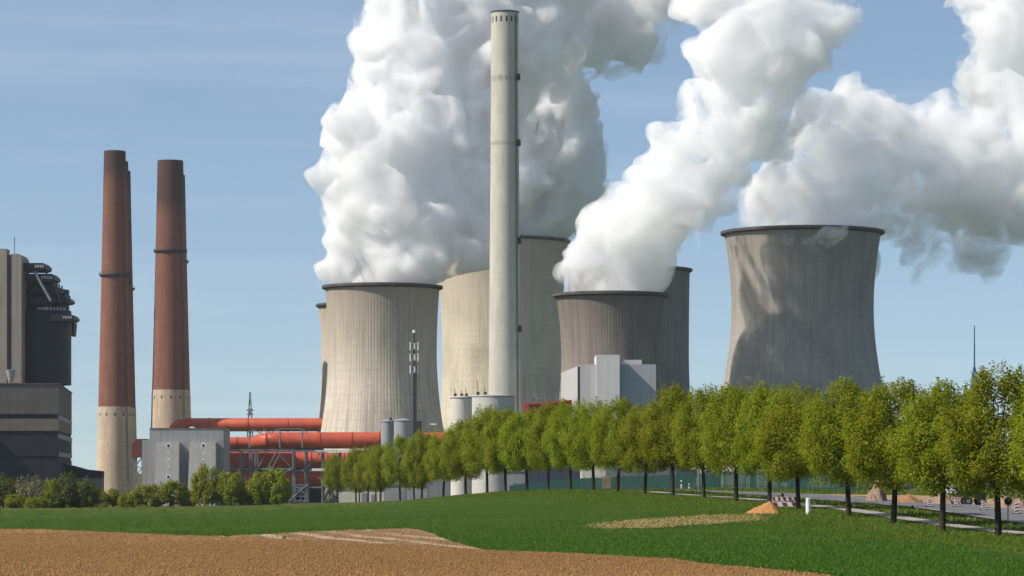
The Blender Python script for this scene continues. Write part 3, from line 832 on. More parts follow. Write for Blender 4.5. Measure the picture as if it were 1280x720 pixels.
rack('grey steel rack with white ledges left of the first roadside trees', 1040, 367, 455, (381.5, 402.5, 424, 446), (563.5, 588, 609), [(381, 588, 402, 564), (402, 609, 424, 588)], ledge=((394, 420, 564.5), (421, 446, 564), (390, 412, 587)))
def pipe_hall():
    d = 1108; root = thing('pipe_hall', 'dark maroon steel hall behind the stacked red pipes', 'building', (X(360, d), d, BASE))
    mb = MB(); mb.box(X(278, d), X(402, d), d, d + 14, BASE, Z(560, d)); mb.build('wall', m_weathered('maroon_sheeting', (0.055, .022, .026), .3, .2, .3, panel=(4, 5)), root)
    mb = MB(); mb.box(X(277, d), X(403, d), d - .5, d + 14.5, Z(560, d), Z(558.5, d)); mb.build('roof', M_dark, root)
    for px in range(284, 400, 9):
        mb = MB(); mb.box(X(px, d) - .35, X(px, d) + .35, d - 22, d - 21.3, BASE, Z(558, d)); mb.build('column', M_dark, root)
    for py in (563.5, 586):
        mb = MB(); mb.box(X(279, d), X(401, d), d - 21.2, d - 1, Z(py, d) - .5, Z(py, d) + .3); mb.build('deck', M_dark, root)
pipe_hall()
def scaffold():
    d = 1020; root = thing('scaffold', 'small grey scaffold stair standing on the field edge under the pipes', 'scaffold', (X(370, d), d, BASE))
    for px in (362, 366, 376, 385):
        mb = MB(); mb.tube([(X(px, d), d, BASE), (X(px, d), d, Z(604, d))], .2, 6); mb.build('post', M_galv, root)
    for py in (606, 613, 620, 626):
        mb = MB(); mb.box(X(361, d), X(386, d), d - .3, d + .2, Z(py, d) - .25, Z(py, d) + .15); mb.build('beam', M_galv, root)
    for a in ((362, 626, 376, 613), (376, 613, 385, 606), (366, 606, 385, 620)):
        mb = MB(); mb.tube([W(a[0], a[1], d - .4), W(a[2], a[3], d - .4)], .2, 5); mb.build('brace', M_galv, root)
scaffold()
def hoops():
    d = 1040; root = thing('gantry', 'thin grey pipe gantry on posts above the fat red pipe', 'gantry', (X(365, d), d, BASE))
    pts = [(312, 541), (318, 537), (325, 541.5), (331, 537), (338, 541.5), (348, 536.5), (378, 536.5), (384, 541)]
    for a, b in zip(pts[:-1], pts[1:]):
        mb = MB(); mb.tube([W(a[0], a[1], d - 4), W(b[0], b[1], d - 4)], .18, 5); mb.build('rail', M_galv, root)
    for px in (350, 312, 378):
        mb = MB(); mb.tube([W(px, 560, d - 4), W(px, 538, d - 4)], .25, 6); mb.build('post', M_galv, root)
hoops()
def pylon(label, px, d, top, base_hw, mat_, z0=BASE, n=9, whip=None, name='lattice_pylon', cat='pylon', arms=()):
    x0 = X(px, d); zt = Z(top, d); root = thing(name, label, cat, (x0, d, z0))
    w0 = S(base_hw, d); zs = [z0 + (zt - z0) * (1 - (1 - i / n) ** 1.25) for i in range(n + 1)]
    def hw(z): return .18 + (w0 - .18) * (zt - z) / (zt - z0)
    th = (.26 if whip else .16) * d / 900
    mb = MB()
    for sx, sy in ((-1, -1), (1, -1), (1, 1), (-1, 1)):
        mb.tube([(x0 + sx * hw(z), d + sy * hw(z), z) for z in zs], th, 5)
    mb.build('corner_legs', mat_, root)
    mb = MB()
    for i in range(n):
        za, zb = zs[i], zs[i + 1]
        for (ax, ay), (bx, by) in (((-1, -1), (1, -1)), ((1, -1), (1, 1)), ((1, 1), (-1, 1)), ((-1, 1), (-1, -1))):
            mb.tube([(x0 + ax * hw(za), d + ay * hw(za), za), (x0 + bx * hw(zb), d + by * hw(zb), zb)], th * .7, 4)
            mb.tube([(x0 + bx * hw(za), d + by * hw(za), za), (x0 + ax * hw(zb), d + ay * hw(zb), zb)], th * .7, 4)
    mb.build('lattice_bracing', mat_, root)
    if whip:
        mb = MB(); mb.tube([(x0, d, zt - .5), (x0, d, Z(whip, d))], [th * 1.1, th * .6], 6); mb.build('whip_aerial', mat_, root)
    for py, hwpx in arms:
        mb = MB(); mb.tube([(x0 - S(hwpx, d), d, Z(py, d)), (x0 + S(hwpx, d), d, Z(py, d))], th, 5)
        mb.tube([(x0 - S(hwpx, d), d, Z(py, d)), (x0, d, Z(py - 3, d))], th * .7, 5); mb.tube([(x0 + S(hwpx, d), d, Z(py, d)), (x0, d, Z(py - 3, d))], th * .7, 5)
        mb.build('cross_arm', mat_, root)
    return root
M_pylon = m_plain('pylon_steel', (0.20, .22, .25), .5, .15, 1)
M_blue = m_plain('blue_mast_paint', (0.05, 0.13, 0.24), .5, .2, 1)
pylon('faint grey lattice pylon behind the upper red pipe', 312.5, 1500, 490, 7, M_pylon, arms=((513, 4.5), (518, 4)))
pylon('blue lattice mast with a long whip aerial beyond the right end of the tree row', 1218, 900, 459, 24, M_blue, whip=407, n=12, name='radio_mast', cat='mast')

def antenna_mast():
    d = 960; x0 = X(517.5, d); root = thing('antenna_mast', 'slim dark antenna mast carrying white panels in front of the pale tower', 'antenna mast', (x0, d, BASE))
    mb = MB(); mb.tube([(x0, d, BASE), (x0, d, Z(470, d)), (x0, d, Z(416, d))], [.65, .5, .3], 10); mb.build('pole', M_dark, root)
    for py in (431, 445, 460):
        mb = MB(); z = Z(py, d)
        mb.lathe([(1.15, z - .1), (1.25, z), (1.15, z + .1)], (x0, d), 12); mb.box(x0 - 1.2, x0 + 1.2, d - .08, d + .08, z - .08, z + .08); mb.build('antenna_bracket', M_dark, root)
        for s, dy in ((-1, -.3), (1, -.2), (.15, -1.1)):
            m2 = MB(); xc = x0 + s * 1.28; hh = 1.35 if s != .15 else 1.0
            m2.box(xc - .22, xc + .22, d + dy - .15, d + dy + .15, z - hh - .5, z + hh - .5); m2.build('antenna_panel', M_white, root)
    mb = MB(); mb.lathe([(.05, Z(417, d)), (.5, Z(416, d)), (.5, Z(413.5, d)), (.05, Z(412.5, d))], (x0, d), 10); mb.build('beacon', M_white, root)
    mb = MB(); mb.tube([(x0 + .75, d - .5, BASE), (x0 + .75, d - .5, Z(455, d))], .16, 6); mb.build('cable_run', M_dark, root)
antenna_mast()

def silo(label, pxa, pxb, top, d, m, group, bits=()):
    cx = (X(pxa, d) + X(pxb, d)) / 2; r = (X(pxb, d) - X(pxa, d)) / 2
    root = thing('silo', label, 'silo', (cx, d + r, BASE), group); zt = Z(top, d)
    mb = MB(); mb.lathe([(r, BASE - .3), (r, zt - .3), (r - .15, zt), (.05, zt + .5)], (cx, d + r), 56); sharp_smooth(mb.build('shell', m, root), 25)
    mb = MB(); mb.lathe([(r + .02, zt - .6), (r + .14, zt - .55), (r + .14, zt - .25), (r - .05, zt - .2)], (cx, d + r), 56); mb.build('rim_band', M_grey, root)
    for px, h in bits:
        m2 = MB(); x = X(px, d); yy = d + r * .35
        m2.box(x - .45, x + .45, yy, yy + .9, zt - .1, zt + .95); m2.build('roof_equipment', M_dark, root)
        m2 = MB(); m2.tube([(x, yy + .4, zt + .9), (x - .3, yy + .4, zt + h)], .1, 5); m2.build('rod', M_dark, root)
M_silo = m_weathered('cream_silo_concrete', (0.60, 0.56, 0.50), .08, .1, .3, panel=(200, 4))
M_silo2 = m_weathered('grey_silo_concrete', (0.52, 0.49, 0.46), .1, .1, .35, panel=(200, 4))
M_silog = m_weathered('grey_silo_steel', (0.30, .31, .32), .1, .2, .3)
silo('narrow cream silo with rods on its roof, left of the broad one', 562.5, 590.5, 495.5, 905, M_silo, 'pair of cream silos', ((569, 2.6), (577, 2.0), (583, 2.6)))
silo('broad cream silo with a flat top, at the foot of the tall pale chimney', 589.5, 643.5, 493.5, 890, M_silo2, 'pair of cream silos', ((597.5, 4.5), (606.5, 2.2)))
silo('slim grey steel silo left of its wider twin', 476, 492.5, 525.5, 1012, M_silog, 'pair of grey silos', ((488, 1.2),))
silo('wider grey steel silo beside the foot of the antenna mast', 492, 515, 524.5, 1004, M_silog, 'pair of grey silos')
def silo_annex():
    d = 1012; root = thing('service_shaft', 'dark blue service shaft standing right of the grey silos', 'building', (X(520, d), d, BASE))
    mb = MB(); mb.box(X(514, d), X(526, d), d + 4, d + 10, BASE, Z(526, d)); mb.build('wall', m_weathered('dark_shaft', (0.05, .052, .065), .2, .2, .2), root)
    mb = MB(); mb.box(X(513.8, d), X(526.2, d), d + 3.8, d + 10.2, Z(526, d), Z(525, d)); mb.build('roof', M_grey, root)
silo_annex()

def red_conveyor():
    d = 955; root = thing('conveyor_bridge', 'dark red conveyor gallery between pale chimney and windowless grey block', 'conveyor bridge', (X(688, d), d, BASE))
    mr = m_weathered('red_gallery_sheeting', (0.22, 0.028, 0.030), .2, .3, .3); mr2 = m_weathered('bright_red_sheeting', (0.42, 0.06, 0.05), .15, .3, .2)
    mb = MB(); mb.xsec([(X(661, d), Z(517, d)), (X(661, d), Z(506.5, d)), (X(722, d), Z(499.5, d)), (X(722, d), Z(512, d))], d, d + 6); mb.build('gallery', mr, root)
    mb = MB(); mb.xsec([(X(660, d), Z(506.5, d)), (X(660, d), Z(504.2, d)), (X(722.5, d), Z(499, d)), (X(722.5, d), Z(501, d))], d - .4, d + 6.4); mb.build('gallery_roof', mr2, root)
    mb = MB(); mb.box(X(654.5, d), X(661, d), d - .6, d + 6.6, Z(522, d), Z(503.5, d)); mb.build('end_house', mr2, root)
    for px in (662, 684, 706):
        mb = MB(); mb.box(X(px, d) - .4, X(px, d) + .4, d + 2, d + 3, BASE, Z(514, d)); mb.build('post', M_galv, root)
    mb = MB(); mb.tube([W(660, 502, d + 1), W(660, 493, d + 1), W(682, 493, d + 1), W(682, 501, d + 1)], .16, 5); mb.tube([W(660, 497.5, d + 1), W(682, 497.5, d + 1)], .14, 5)
    mb.tube([W(671, 502, d + 1), W(671, 493, d + 1)], .14, 5); mb.tube([W(660, 502, d + 1), W(671, 494, d + 1)], .12, 5); mb.build('railing', M_galv, root)
red_conveyor()

def grey_block():
    d = 930.0; root = thing('switch_building', 'windowless pale grey block with a taller white centre tower, before the small dark cooling tower', 'building', (X(760, d), d, BASE))
    Mw = m_weathered('pale_grey_panels', (0.47, 0.46, 0.45), .07, .15, .25, panel=(3.0, 50)); Mb = m_weathered('white_grey_panels', (0.60, 0.59, 0.57), .05, .15, .2, panel=(4.0, 60))
    Md = m_weathered('wing_panels', (0.36, 0.37, 0.40), .07, .15, .25, panel=(3.5, 50))
    mb = MB(); f = [(X(725, d), d + .5), (X(725, d) - .5, d + .6), (X(701.5, 998), 998), (X(725, d), 998)]
    mb.prism(f, BASE, Z(457, d)); mb.build('receding_wall', Mw, root)
    mb = MB(); mb.box(X(725.2, d) , X(745, d), d, d + 30, BASE, Z(455.5, d)); mb.build('front_panel', Mw, root)
    mb = MB(); mb.box(X(722, d), X(725.1, d), d + .3, d + .48, BASE, Z(458, d)); mb.build('shadow_joint', M_dark, root)
    dt = d - 3.9; mb = MB(); mb.box(X(745.5, dt), X(774.5, dt), dt, d + 20, BASE, Z(443.5, dt)); mb.build('centre_tower', Mb, root)
    mb = MB(); mb.box(X(774.6, d), X(820, d), d + .02, d + 26, BASE, Z(455.5, d)); mb.build('wing', Md, root)
    mb = MB(); mb.box(X(777, d), X(803, d), d + 5, d + 11, Z(455.4, d), Z(449, d)); mb.build('roof_hut', Mw, root)
    for px in (777.5, 780.5):
        mb = MB(); mb.lathe([(.55, Z(455.4, d)), (.55, Z(452.6, d)), (.05, Z(452, d))], (X(px, d), d + 2.5), 12); mb.build('roof_vent', M_white, root)
grey_block()

# ------------------------------------------------------------------ buildings seen under the tree crowns
def low_block(label, pxa, pxb, top, d, dep, m, name='shed', roof=None, door=None):
    z0 = min(gz(X(pxa, d), d), gz(X(pxb, d), d)) - .5
    root = thing(name, label, 'shed', (X((pxa + pxb) / 2, d), d, z0)); zt = Z(top, d)
    mb = MB(); mb.box(X(pxa, d), X(pxb, d), d, d + dep, z0, zt); mb.build('wall', m, root)
    mb = MB(); mb.box(X(pxa, d) - .2, X(pxb, d) + .2, d - .2, d + dep + .2, zt, zt + .35); mb.build('roof', roof or M_grey, root)
    if door:
        for a, b, c in door:
            mb = MB(); mb.box(X(a, d), X(b, d), d - .08, d - .005, z0, Z(c, d)); mb.build('door', M_grey, root)
M_navy = m_weathered('navy_sheeting', (0.055, .065, .10), .15, .2, .2, panel=(2, 30))
M_shed = m_weathered('grey_shed_sheeting', (0.24, .245, .26), .1, .2, .3, panel=(2.5, 40))
low_block('long cream shed low behind the first trees of the row', 424, 480, 612, 760, 10, M_cream, door=((452, 458, 616), (464, 468, 618)))
low_block('light grey shed behind the thin trunks left of the cream silos', 480, 534, 607, 740, 12, M_lgrey, door=((500, 507, 612),))
low_block('dark grey shed directly left of the cream silos foot', 534, 562, 596, 770, 12, M_shed)
low_block('grey shed with a low door right of the broad cream silo', 630, 660, 590, 770, 12, M_lgrey, door=((641, 646, 603),))
low_block('navy blue hall low under the crowns left of the white annexe', 659, 726, 570, 760, 20, M_navy, name='hall')
low_block('white annexe wall under the crowns below the grey block', 727, 757, 566, 735, 14, M_cream, name='annexe')
low_block('blue grey hall behind the green fence right of the white annexe', 757, 846, 560, 760, 25, m_weathered('blue_grey_sheeting', (.17, .19, .23), .1, .2, .2, panel=(3, 30)), name='hall')
low_block('pale site hut behind the green fence below the largest tower', 905, 938, 578, 620, 8, M_cream, name='site_hut')
low_block('whitish store with flat roof behind the fence right of the site hut', 948, 985, 584, 610, 8, M_cream, name='store')

# ------------------------------------------------------------------ steam
import openvdb as vdb
def fib(n, rng):
    i = np.arange(n) + .5; ph = np.arccos(1 - 2 * i / n); th = np.pi * (1 + 5 ** .5) * i + rng.uniform(0, 6.28)
    return np.stack([np.cos(th) * np.sin(ph), np.sin(th) * np.sin(ph), np.cos(ph)], 1)
def steam(name, label, blobs, mat_, seed, d0, vox=1.3, n1=20, n2=9, n3=0, grow=2.0, spread=1.0, rim=None, puff=1.0, cat='steam plume'):
    """a cauliflower of ever smaller billows grown on a chain of big ones; blobs: (px, row, radius px, distance)"""
    rng = np.random.default_rng(seed)
    sp = []
    for px, py, r, d in blobs:
        c = np.array(W(px, py, d)); r0 = S(r, d); sp.append((c, r0 * .93))
        for u in fib(n1, rng):
            u = u + rng.normal(size=3) * .22; u /= np.linalg.norm(u)
            r1 = r0 * rng.uniform(.18, .58) * puff; c1 = c + u * r0 * rng.uniform(.74, .98)
            sp.append((c1, r1))
            for w in fib(n2, rng):
                w = w + rng.normal(size=3) * .3; w /= np.linalg.norm(w)
                if w @ u < -.25: continue
                r2 = r1 * rng.uniform(.18, .55) * puff; c2 = c1 + w * r1 * rng.uniform(.78, 1.0)
                sp.append((c2, r2))
                if n3 and r2 > 2.2 and rng.random() < .5:
                    for q in fib(n3, rng):
                        q = q + rng.normal(size=3) * .35; q /= np.linalg.norm(q)
                        if q @ w < -.1: continue
                        sp.append((c2 + q * r2 * rng.uniform(.8, 1.0), r2 * rng.uniform(.28, .5)))
    C = np.array([s[0] for s in sp]); Rr = np.array([s[1] for s in sp])
    lo = (C - Rr[:, None]).min(0) - 4 * vox; hi = (C + Rr[:, None]).max(0) + 4 * vox
    n = np.ceil((hi - lo) / vox).astype(int) + 1
    A = np.full(n, 6.0, np.float32)
    for c, r in zip(C, Rr):
        e = r + 3.2
        a = np.maximum(np.floor((c - e - lo) / vox).astype(int), 0); b = np.minimum(np.ceil((c + e - lo) / vox).astype(int) + 1, n)
        gx = (lo[0] + np.arange(a[0], b[0]) * vox - c[0])[:, None, None]; gy = (lo[1] + np.arange(a[1], b[1]) * vox - c[1])[None, :, None]
        gz_ = (lo[2] + np.arange(a[2], b[2]) * vox - c[2])[None, None, :]
        D = (np.sqrt(gx * gx + gy * gy + gz_ * gz_) - r).astype(np.float32)
        v = A[a[0]:b[0], a[1]:b[1], a[2]:b[2]]; np.minimum(v, D, out=v)
    # fine break-up: two octaves of smooth noise
    def vnoise(step):
        m = (n // step) + 3; g = rng.normal(size=m).astype(np.float32)
        def up(g, ax, N):
            t = np.arange(N) / step; i = np.floor(t).astype(int); f = (t - i); f = f * f * (3 - 2 * f)
            sh = [1, 1, 1]; sh[ax] = N; f = f.reshape(sh).astype(np.float32)
            return np.take(g, i, ax) * (1 - f) + np.take(g, i + 1, ax) * f
        for ax in range(3): g = up(g, ax, n[ax])
        return g
    A = A - grow + .8 * vnoise(5) + .45 * vnoise(2) + 1.0 * vnoise(11)
    # one light smoothing pass
    for ax in range(3):
        A = (np.roll(A, 1, ax) + 2 * A + np.roll(A, -1, ax)) / 4
    if rim:                                             # keep the foot of the plume inside the tower mouth
        cx, dd, rr, zz = rim
        gx = (lo[0] + np.arange(n[0]) * vox)[:, None, None]; gy = (lo[1] + np.arange(n[1]) * vox)[None, :, None]; gz_ = (lo[2] + np.arange(n[2]) * vox)[None, None, :]
        dist = np.sqrt((gx - cx) ** 2 + (gy - dd) ** 2) - rr
        foot = np.maximum(dist, (zz - 3.5) - gz_)
        below = (gz_ < zz + 1.0)
        near = dist < rr * .45
        A = np.where(below & near, np.maximum(A, foot), A)
        cone = dist - .5 - spread * np.maximum(gz_ - zz, 0)
        A = np.where((gz_ < zz + 16) & (gz_ > zz - 3.5) & (dist < rr * 1.4), np.maximum(A, cone), A)
        A = np.where(gz_ < zz - 3.5, np.where(near, 3.0, A), A)
    g = vdb.FloatGrid(); g.background = 6.0
    g.copyFromArray(A.astype(np.float32))
    P, T, Q = g.convertToPolygons(isovalue=0.0, adaptivity=0.0)
    P = P * vox + lo
    for wl, am in ((38.0, 5.0), (15.0, 2.4), (6.0, .9)):          # swirl the billows so that they are not round
        gsz = np.ceil((hi - lo) / wl).astype(int) + 4; L = rng.normal(size=(*gsz, 3)).astype(np.float32)
        q = (P - lo) / wl + 1; i = np.floor(q).astype(int); f = q - i; f = f * f * (3 - 2 * f); D = 0
        for a in (0, 1):
            for b in (0, 1):
                for c in (0, 1):
                    wgt = (f[:, 0] if a else 1 - f[:, 0]) * (f[:, 1] if b else 1 - f[:, 1]) * (f[:, 2] if c else 1 - f[:, 2])
                    D = D + L[i[:, 0] + a, i[:, 1] + b, i[:, 2] + c] * wgt[:, None]
        fade = np.clip((P[:, 2] - (rim[3] + 3)) / 14, 0, 1)[:, None] if rim else 1.0
        P = P + D * am * fade
    base = C[0].copy(); base[2] = (C - Rr[:, None])[0][2]
    o = np_mesh(name, P, Q, mat_, loc=tuple(base))
    me = o.data
    # throw away crumbs
    me.validate()
    o.data.polygons.foreach_set('use_smooth', [True] * len(me.polygons))
    return tag(o, label, cat, 'steam plumes over the cooling towers')

M_steam = m_steam('white_steam', 0.34, noise=(0.050, 0.43, 0.545, 0.15), col=0.997)
M_steam2 = m_steam('soft_steam', 0.26, noise=(0.055, 0.435, 0.56, 0.15), col=0.997)
M_steam3 = m_steam('airy_steam', 0.22, noise=(0.052, 0.435, 0.59, 0.15), col=0.999)
M_wisp = m_steam('thin_shaded_steam', 0.15, noise=(0.055, 0.46, 0.62, 0.15), col=0.955)  # greyer albedo stands in for the shade on these wisps
def rim_of(cx, d, row, hw): return (X(cx, d), d, S(hw, d) - 1.5, Z(row, d))

P1 = [(478, 346, 62, 1150), (457, 318, 47, 1150), (500, 322, 58, 1150), (441, 285, 41, 1150), (480, 270, 64, 1150), (437, 240, 41, 1150), (528, 280, 52, 1160),
      (458, 190, 46, 1150), (515, 205, 66, 1160), (478, 140, 48, 1160), (545, 160, 62, 1180), (508, 90, 42, 1170), (560, 100, 62, 1190), (500, 30, 40, 1170),
      (560, 40, 66, 1190), (620, 60, 72, 1210), (490, -20, 36, 1170), (560, -30, 76, 1200), (650, -20, 84, 1220), (404, 346, 14, 1150), (428, 158, 14, 1150), (402, 300, 12, 1150), (412, 215, 16, 1150), (575, 300, 26, 1160), (560, 250, 36, 1165)]
steam('steam_plume', 'biggest, bright white billowing steam plume rising from the pale tower at left', P1, M_steam, 11, 1150, vox=1.05, n1=16, n2=8, n3=4, spread=1.3, rim=rim_of(478, 1150, 358, 71))
PB = [(627, 286, 62, 1500), (590, 262, 54, 1490), (600, 300, 36, 1480), (655, 255, 62, 1500), (570, 300, 20, 1470), (620, 215, 66, 1480), (690, 230, 52, 1500), (672, 165, 60, 1490), (640, 140, 66, 1480), (715, 262, 34, 1510),
      (690, 110, 46, 1490), (670, 60, 66, 1480), (750, 40, 44, 1490), (710, 0, 70, 1490), (790, 15, 36, 1500), (810, -20, 40, 1500)]
steam('steam_plume', 'grey shaded steam plume behind the tall white chimney, from the tall cream tower', PB, M_steam, 12, 1500, vox=1.35, n1=16, n2=8, n3=4, rim=rim_of(627, 1500, 301, 83))
P2 = [(777, 358, 52, 1062), (784, 334, 50, 1062), (800, 312, 54, 1062), (822, 288, 52, 1062), (842, 260, 48, 1064), (858, 232, 48, 1067), (885, 245, 34, 1067), (868, 200, 48, 1069),
      (905, 190, 38, 1072), (895, 145, 42, 1072), (945, 145, 42, 1077), (915, 95, 48, 1079), (960, 85, 44, 1082), (905, 45, 46, 1082), (960, 20, 60, 1084), (1010, 0, 40, 1087), (890, -20, 44, 1084), (868, 95, 18, 1082), (890, 172, 30, 1070), (985, 120, 22, 1080), (752, 350, 30, 1062)]
def streak_strands(blobs):              # split in two, gap shaped to let a lit streak onto the largest tower
    o = []
    for px, py, r, d in blobs:
        k = min(max((Z(py, d) - 85) / 75, 0), 1)
        if Z(py, d) < 88: o.append((px, py, r, d)); continue
        o.append((px, py, r * .84, d - 23 + 10 * k))
        if r > 30: o.append((px, py, r * .44, d + 12 + 10 * k))
    return o
P2 = streak_strands(P2)
steam('steam_plume', 'leaning white steam plume from the small dark cooling tower, drifting up to the right', P2, M_steam2, 13, 1200, spread=.75, rim=rim_of(763.5, 1062, 368, 68))
P3 = [(1003, 272, 66, 1105), (1040, 283, 50, 1100), (960, 276, 32, 1105), (1072, 276, 30, 1105), (1002, 224, 38, 1105), (1056, 215, 58, 1110), (1030, 165, 42, 1110), (1075, 150, 46, 1115), (1115, 210, 60, 1115), (1110, 150, 40, 1120),
      (1150, 185, 52, 1120), (1190, 215, 48, 1125), (1195, 155, 42, 1130), (1230, 200, 50, 1130), (1250, 155, 46, 1135), (1290, 210, 60, 1135), (1310, 160, 50, 1140), (1018, 297, 12, 1073), (1043, 294, 12, 1074), (1000, 289, 9, 1073)]
P3 = [(px, py, r, d + 28 * min(max((Z(py, d) - 95) / 25, 0), 1)) for px, py, r, d in P3]
steam('steam_plume', 'low grey white steam plume blowing right from the largest tower', P3, M_steam3, 14, 1300)
PS = [(1130, 266, 22, 1146), (1165, 272, 36, 1151), (1205, 276, 42, 1156), (1240, 270, 36, 1156), (1190, 308, 22, 1156), (1225, 306, 22, 1156), (1150, 305, 22, 1151), (1275, 270, 30, 1161), (1146, 340, 7, 1151)]
steam('steam_wisp', 'thin bluish rag of steam hanging under the plume at the right', PS, M_wisp, 15, 1340, cat='steam wisp', puff=1.15)
PW = [(722, 262, 32, 1490), (745, 258, 24, 1490), (712, 225, 30, 1485), (700, 195, 28, 1480), (735, 215, 20, 1480), (758, 275, 14, 1490), (800, 25, 34, 1480), (820, -5, 30, 1480)]
steam('steam_wisp', 'faint shaded steam fraying off the right side of the grey plume', PW, M_wisp, 18, 1480, cat='steam wisp', puff=1.15)
P4 = [(1225, 105, 34, 1380), (1245, 60, 44, 1380), (1280, 95, 48, 1385), (1235, 10, 40, 1385), (1285, 30, 60, 1390), (1320, 80, 60, 1390), (1260, -30, 50, 1390)]
steam('steam_cloud', 'pale steam cloud drifting in the upper right corner of the sky', P4, M_steam3, 16, 1385, cat='steam cloud')

# ------------------------------------------------------------------ trees
M_bark = m_plain('dark_bark', (0.045, 0.036, 0.028), .95, .35, 6, spec=.1)
M_leaf = m_leaf('spring_leaves', (0.19, 0.215, 0.006), (0.285, 0.305, 0.010), .55)
M_leaf2 = m_leaf('bush_leaves', (0.20, 0.22, 0.010), (0.30, 0.30, 0.016), .52)
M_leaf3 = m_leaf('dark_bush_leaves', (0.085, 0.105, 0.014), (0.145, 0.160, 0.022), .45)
M_leaf4 = m_leaf('budding_twigs', (0.16, 0.13, 0.075), (0.24, 0.20, 0.11), .25)

def leaf_quads(pos, size, rng, up=0.35, out=None):
    n = len(pos)
    nr = rng.normal(size=(n, 3)); nr /= np.linalg.norm(nr, axis=1)[:, None]
    nr[:, 2] = np.abs(nr[:, 2]) * .6 + up * rng.random(n)
    if out is not None: nr = nr + out * .8
    nr /= np.linalg.norm(nr, axis=1)[:, None]
    t = rng.normal(size=(n, 3)); t -= nr * (t * nr).sum(1)[:, None]; t /= np.linalg.norm(t, axis=1)[:, None]
    b = np.cross(nr, t)
    L = size * rng.uniform(.7, 1.3, n)[:, None]; Wd = L * rng.uniform(.55, .8, n)[:, None]
    fold = nr * L * .15
    V = np.stack([pos - t * L * .5, pos + b * Wd * .5 + fold, pos + t * L * .5, pos - b * Wd * .5 + fold], 1).reshape(-1, 3)
    Fq = np.arange(4 * n).reshape(n, 4)
    return V, Fq
def crown_points(rng, z0, z1, rad, prof, nclump, per, cl=(.35, .75)):
    P = []; O = []; CC = []
    while len(CC) < nclump:
        t = rng.random(); a = rng.uniform(0, 2 * math.pi); rr = prof(t) * rad
        if rng.random() > prof(t) ** 1.3 + .08: continue
        k = math.sqrt(rng.random()) ** .55
        CC.append((t, a, rr * k * rng.uniform(.82, 1.08), z0 + (z1 - z0) * t))
    for t, a, r, z in CC:
        c = np.array([r * math.cos(a), r * math.sin(a), z]); s = rng.uniform(*cl)
        g = rng.normal(size=(per, 3)); g /= np.linalg.norm(g, axis=1)[:, None]; g *= (rng.random(per) ** .45)[:, None]
        g *= np.array([s, s, s * 1.15])
        P.append(c + g); o = c * np.array([1, 1, 0]) / rad + g / s; O.append(o)
        # upright spray tips
        m = per // 8; tip = rng.normal(size=(m, 3)) * np.array([.07, .07, 0]); tip[:, 2] = rng.random(m) * s * .8 + s * .5
        d = np.array([math.cos(a), math.sin(a), 0]) * .35 * prof(t)
        P.append(c + tip + d * tip[:, 2:3]); O.append(np.tile(d, (m, 1)))
    return np.concatenate(P), np.concatenate(O)
def row_prof(t):
    if t < .28: return .60 + .40 * math.sin(t / .28 * math.pi / 2)
    return max(.08, (1 - ((t - .28) / .74) ** 2.4)) ** .64
def bush_prof(t):
    return max(.12, math.sqrt(max(0, 1 - ((t - .35) / .68) ** 2)))
def trunk_mb(rng, h, r, ht, nb, spread):
    mb = MB(); ax, ay = rng.normal(size=2) * .05
    pts = [(0, 0, -.35), (0, 0, .05), (ax * .5, ay * .5, ht), (ax * 2, ay * 2, h * .55), (ax * 3, ay * 2, h * .86)]
    mb.tube(pts, [r * 1.45, r * 1.05, r * .86, r * .5, r * .12], 9)
    for i in range(nb):
        z = ht + (h * .62 - ht) * (i / nb) + rng.uniform(0, .2); a = i * 2.4 + rng.uniform(-.4, .4); L = spread * rng.uniform(.65, 1.0) * (1 - .35 * i / nb)
        p0 = Vector((ax, ay, z)); d = Vector((math.cos(a), math.sin(a), 0))
        mb.tube([p0, p0 + d * L * .45 + Vector((0, 0, L * .45)), p0 + d * L * .85 + Vector((0, 0, L * 1.15)), p0 + d * L * .95 + Vector((0, 0, L * 1.6))], [r * .42, r * .3, r * .16, r * .06], 6)
    return mb
def make_tree_kind(seed, h, rad, z0, prof, ncl, per, leaf, lm, trunk_r, ht, nb, cl):
    rng = np.random.default_rng(seed)
    P, O = crown_points(rng, z0, h, rad, prof, ncl, per, cl)
    keep = P[:, 2] > (.05 if z0 < 1 else z0 - .55)
    P, O = P[keep], O[keep]
    V, Fq = leaf_quads(P, leaf, rng, out=O)
    me_c = np_mesh('crown', V, Fq, lm); tr = trunk_mb(rng, h, trunk_r, ht, nb, rad * .9).build('trunk', M_bark, smooth=True)
    r = (me_c.data, tr.data)
    bpy.data.objects.remove(me_c); bpy.data.objects.remove(tr)
    return r
KIND = {}
for i in range(7):
    KIND['row', i] = make_tree_kind(100 + i, 8.6, 2.62 + .12 * (i % 3), 2.45, row_prof, 170, 170, .135, M_leaf, .165, 2.3, 11, (.45, .85))
for i in range(3):
    KIND['bush', i] = make_tree_kind(200 + i, 5.0, 2.7, .5, bush_prof, 90, 70, .30, M_leaf2, .12, .6, 7, (.45, .9))
for i in range(2):
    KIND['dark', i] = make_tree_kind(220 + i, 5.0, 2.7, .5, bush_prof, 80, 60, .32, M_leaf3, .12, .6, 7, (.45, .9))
for i in range(2):
    KIND['bare', i] = make_tree_kind(240 + i, 5.0, 2.7, .8, bush_prof, 80, 34, .24, M_leaf4, .14, .7, 10, (.45, .9))
def plant(kind, name, label, cat, loc, sx, sz, rz, group):
    root = thing(name, label, cat, loc, group, rz)
    root.rotation_euler = (math.sin(rz * 3.1) * .035, math.cos(rz * 5.3) * .035, rz)
    cd, td = KIND[kind]
    for nm, me in (('crown', cd), ('trunk', td)):
        o = bpy.data.objects.new(nm, me); COL.objects.link(o); o.parent = root
        o.scale = (sx, sx, sz)
    return root
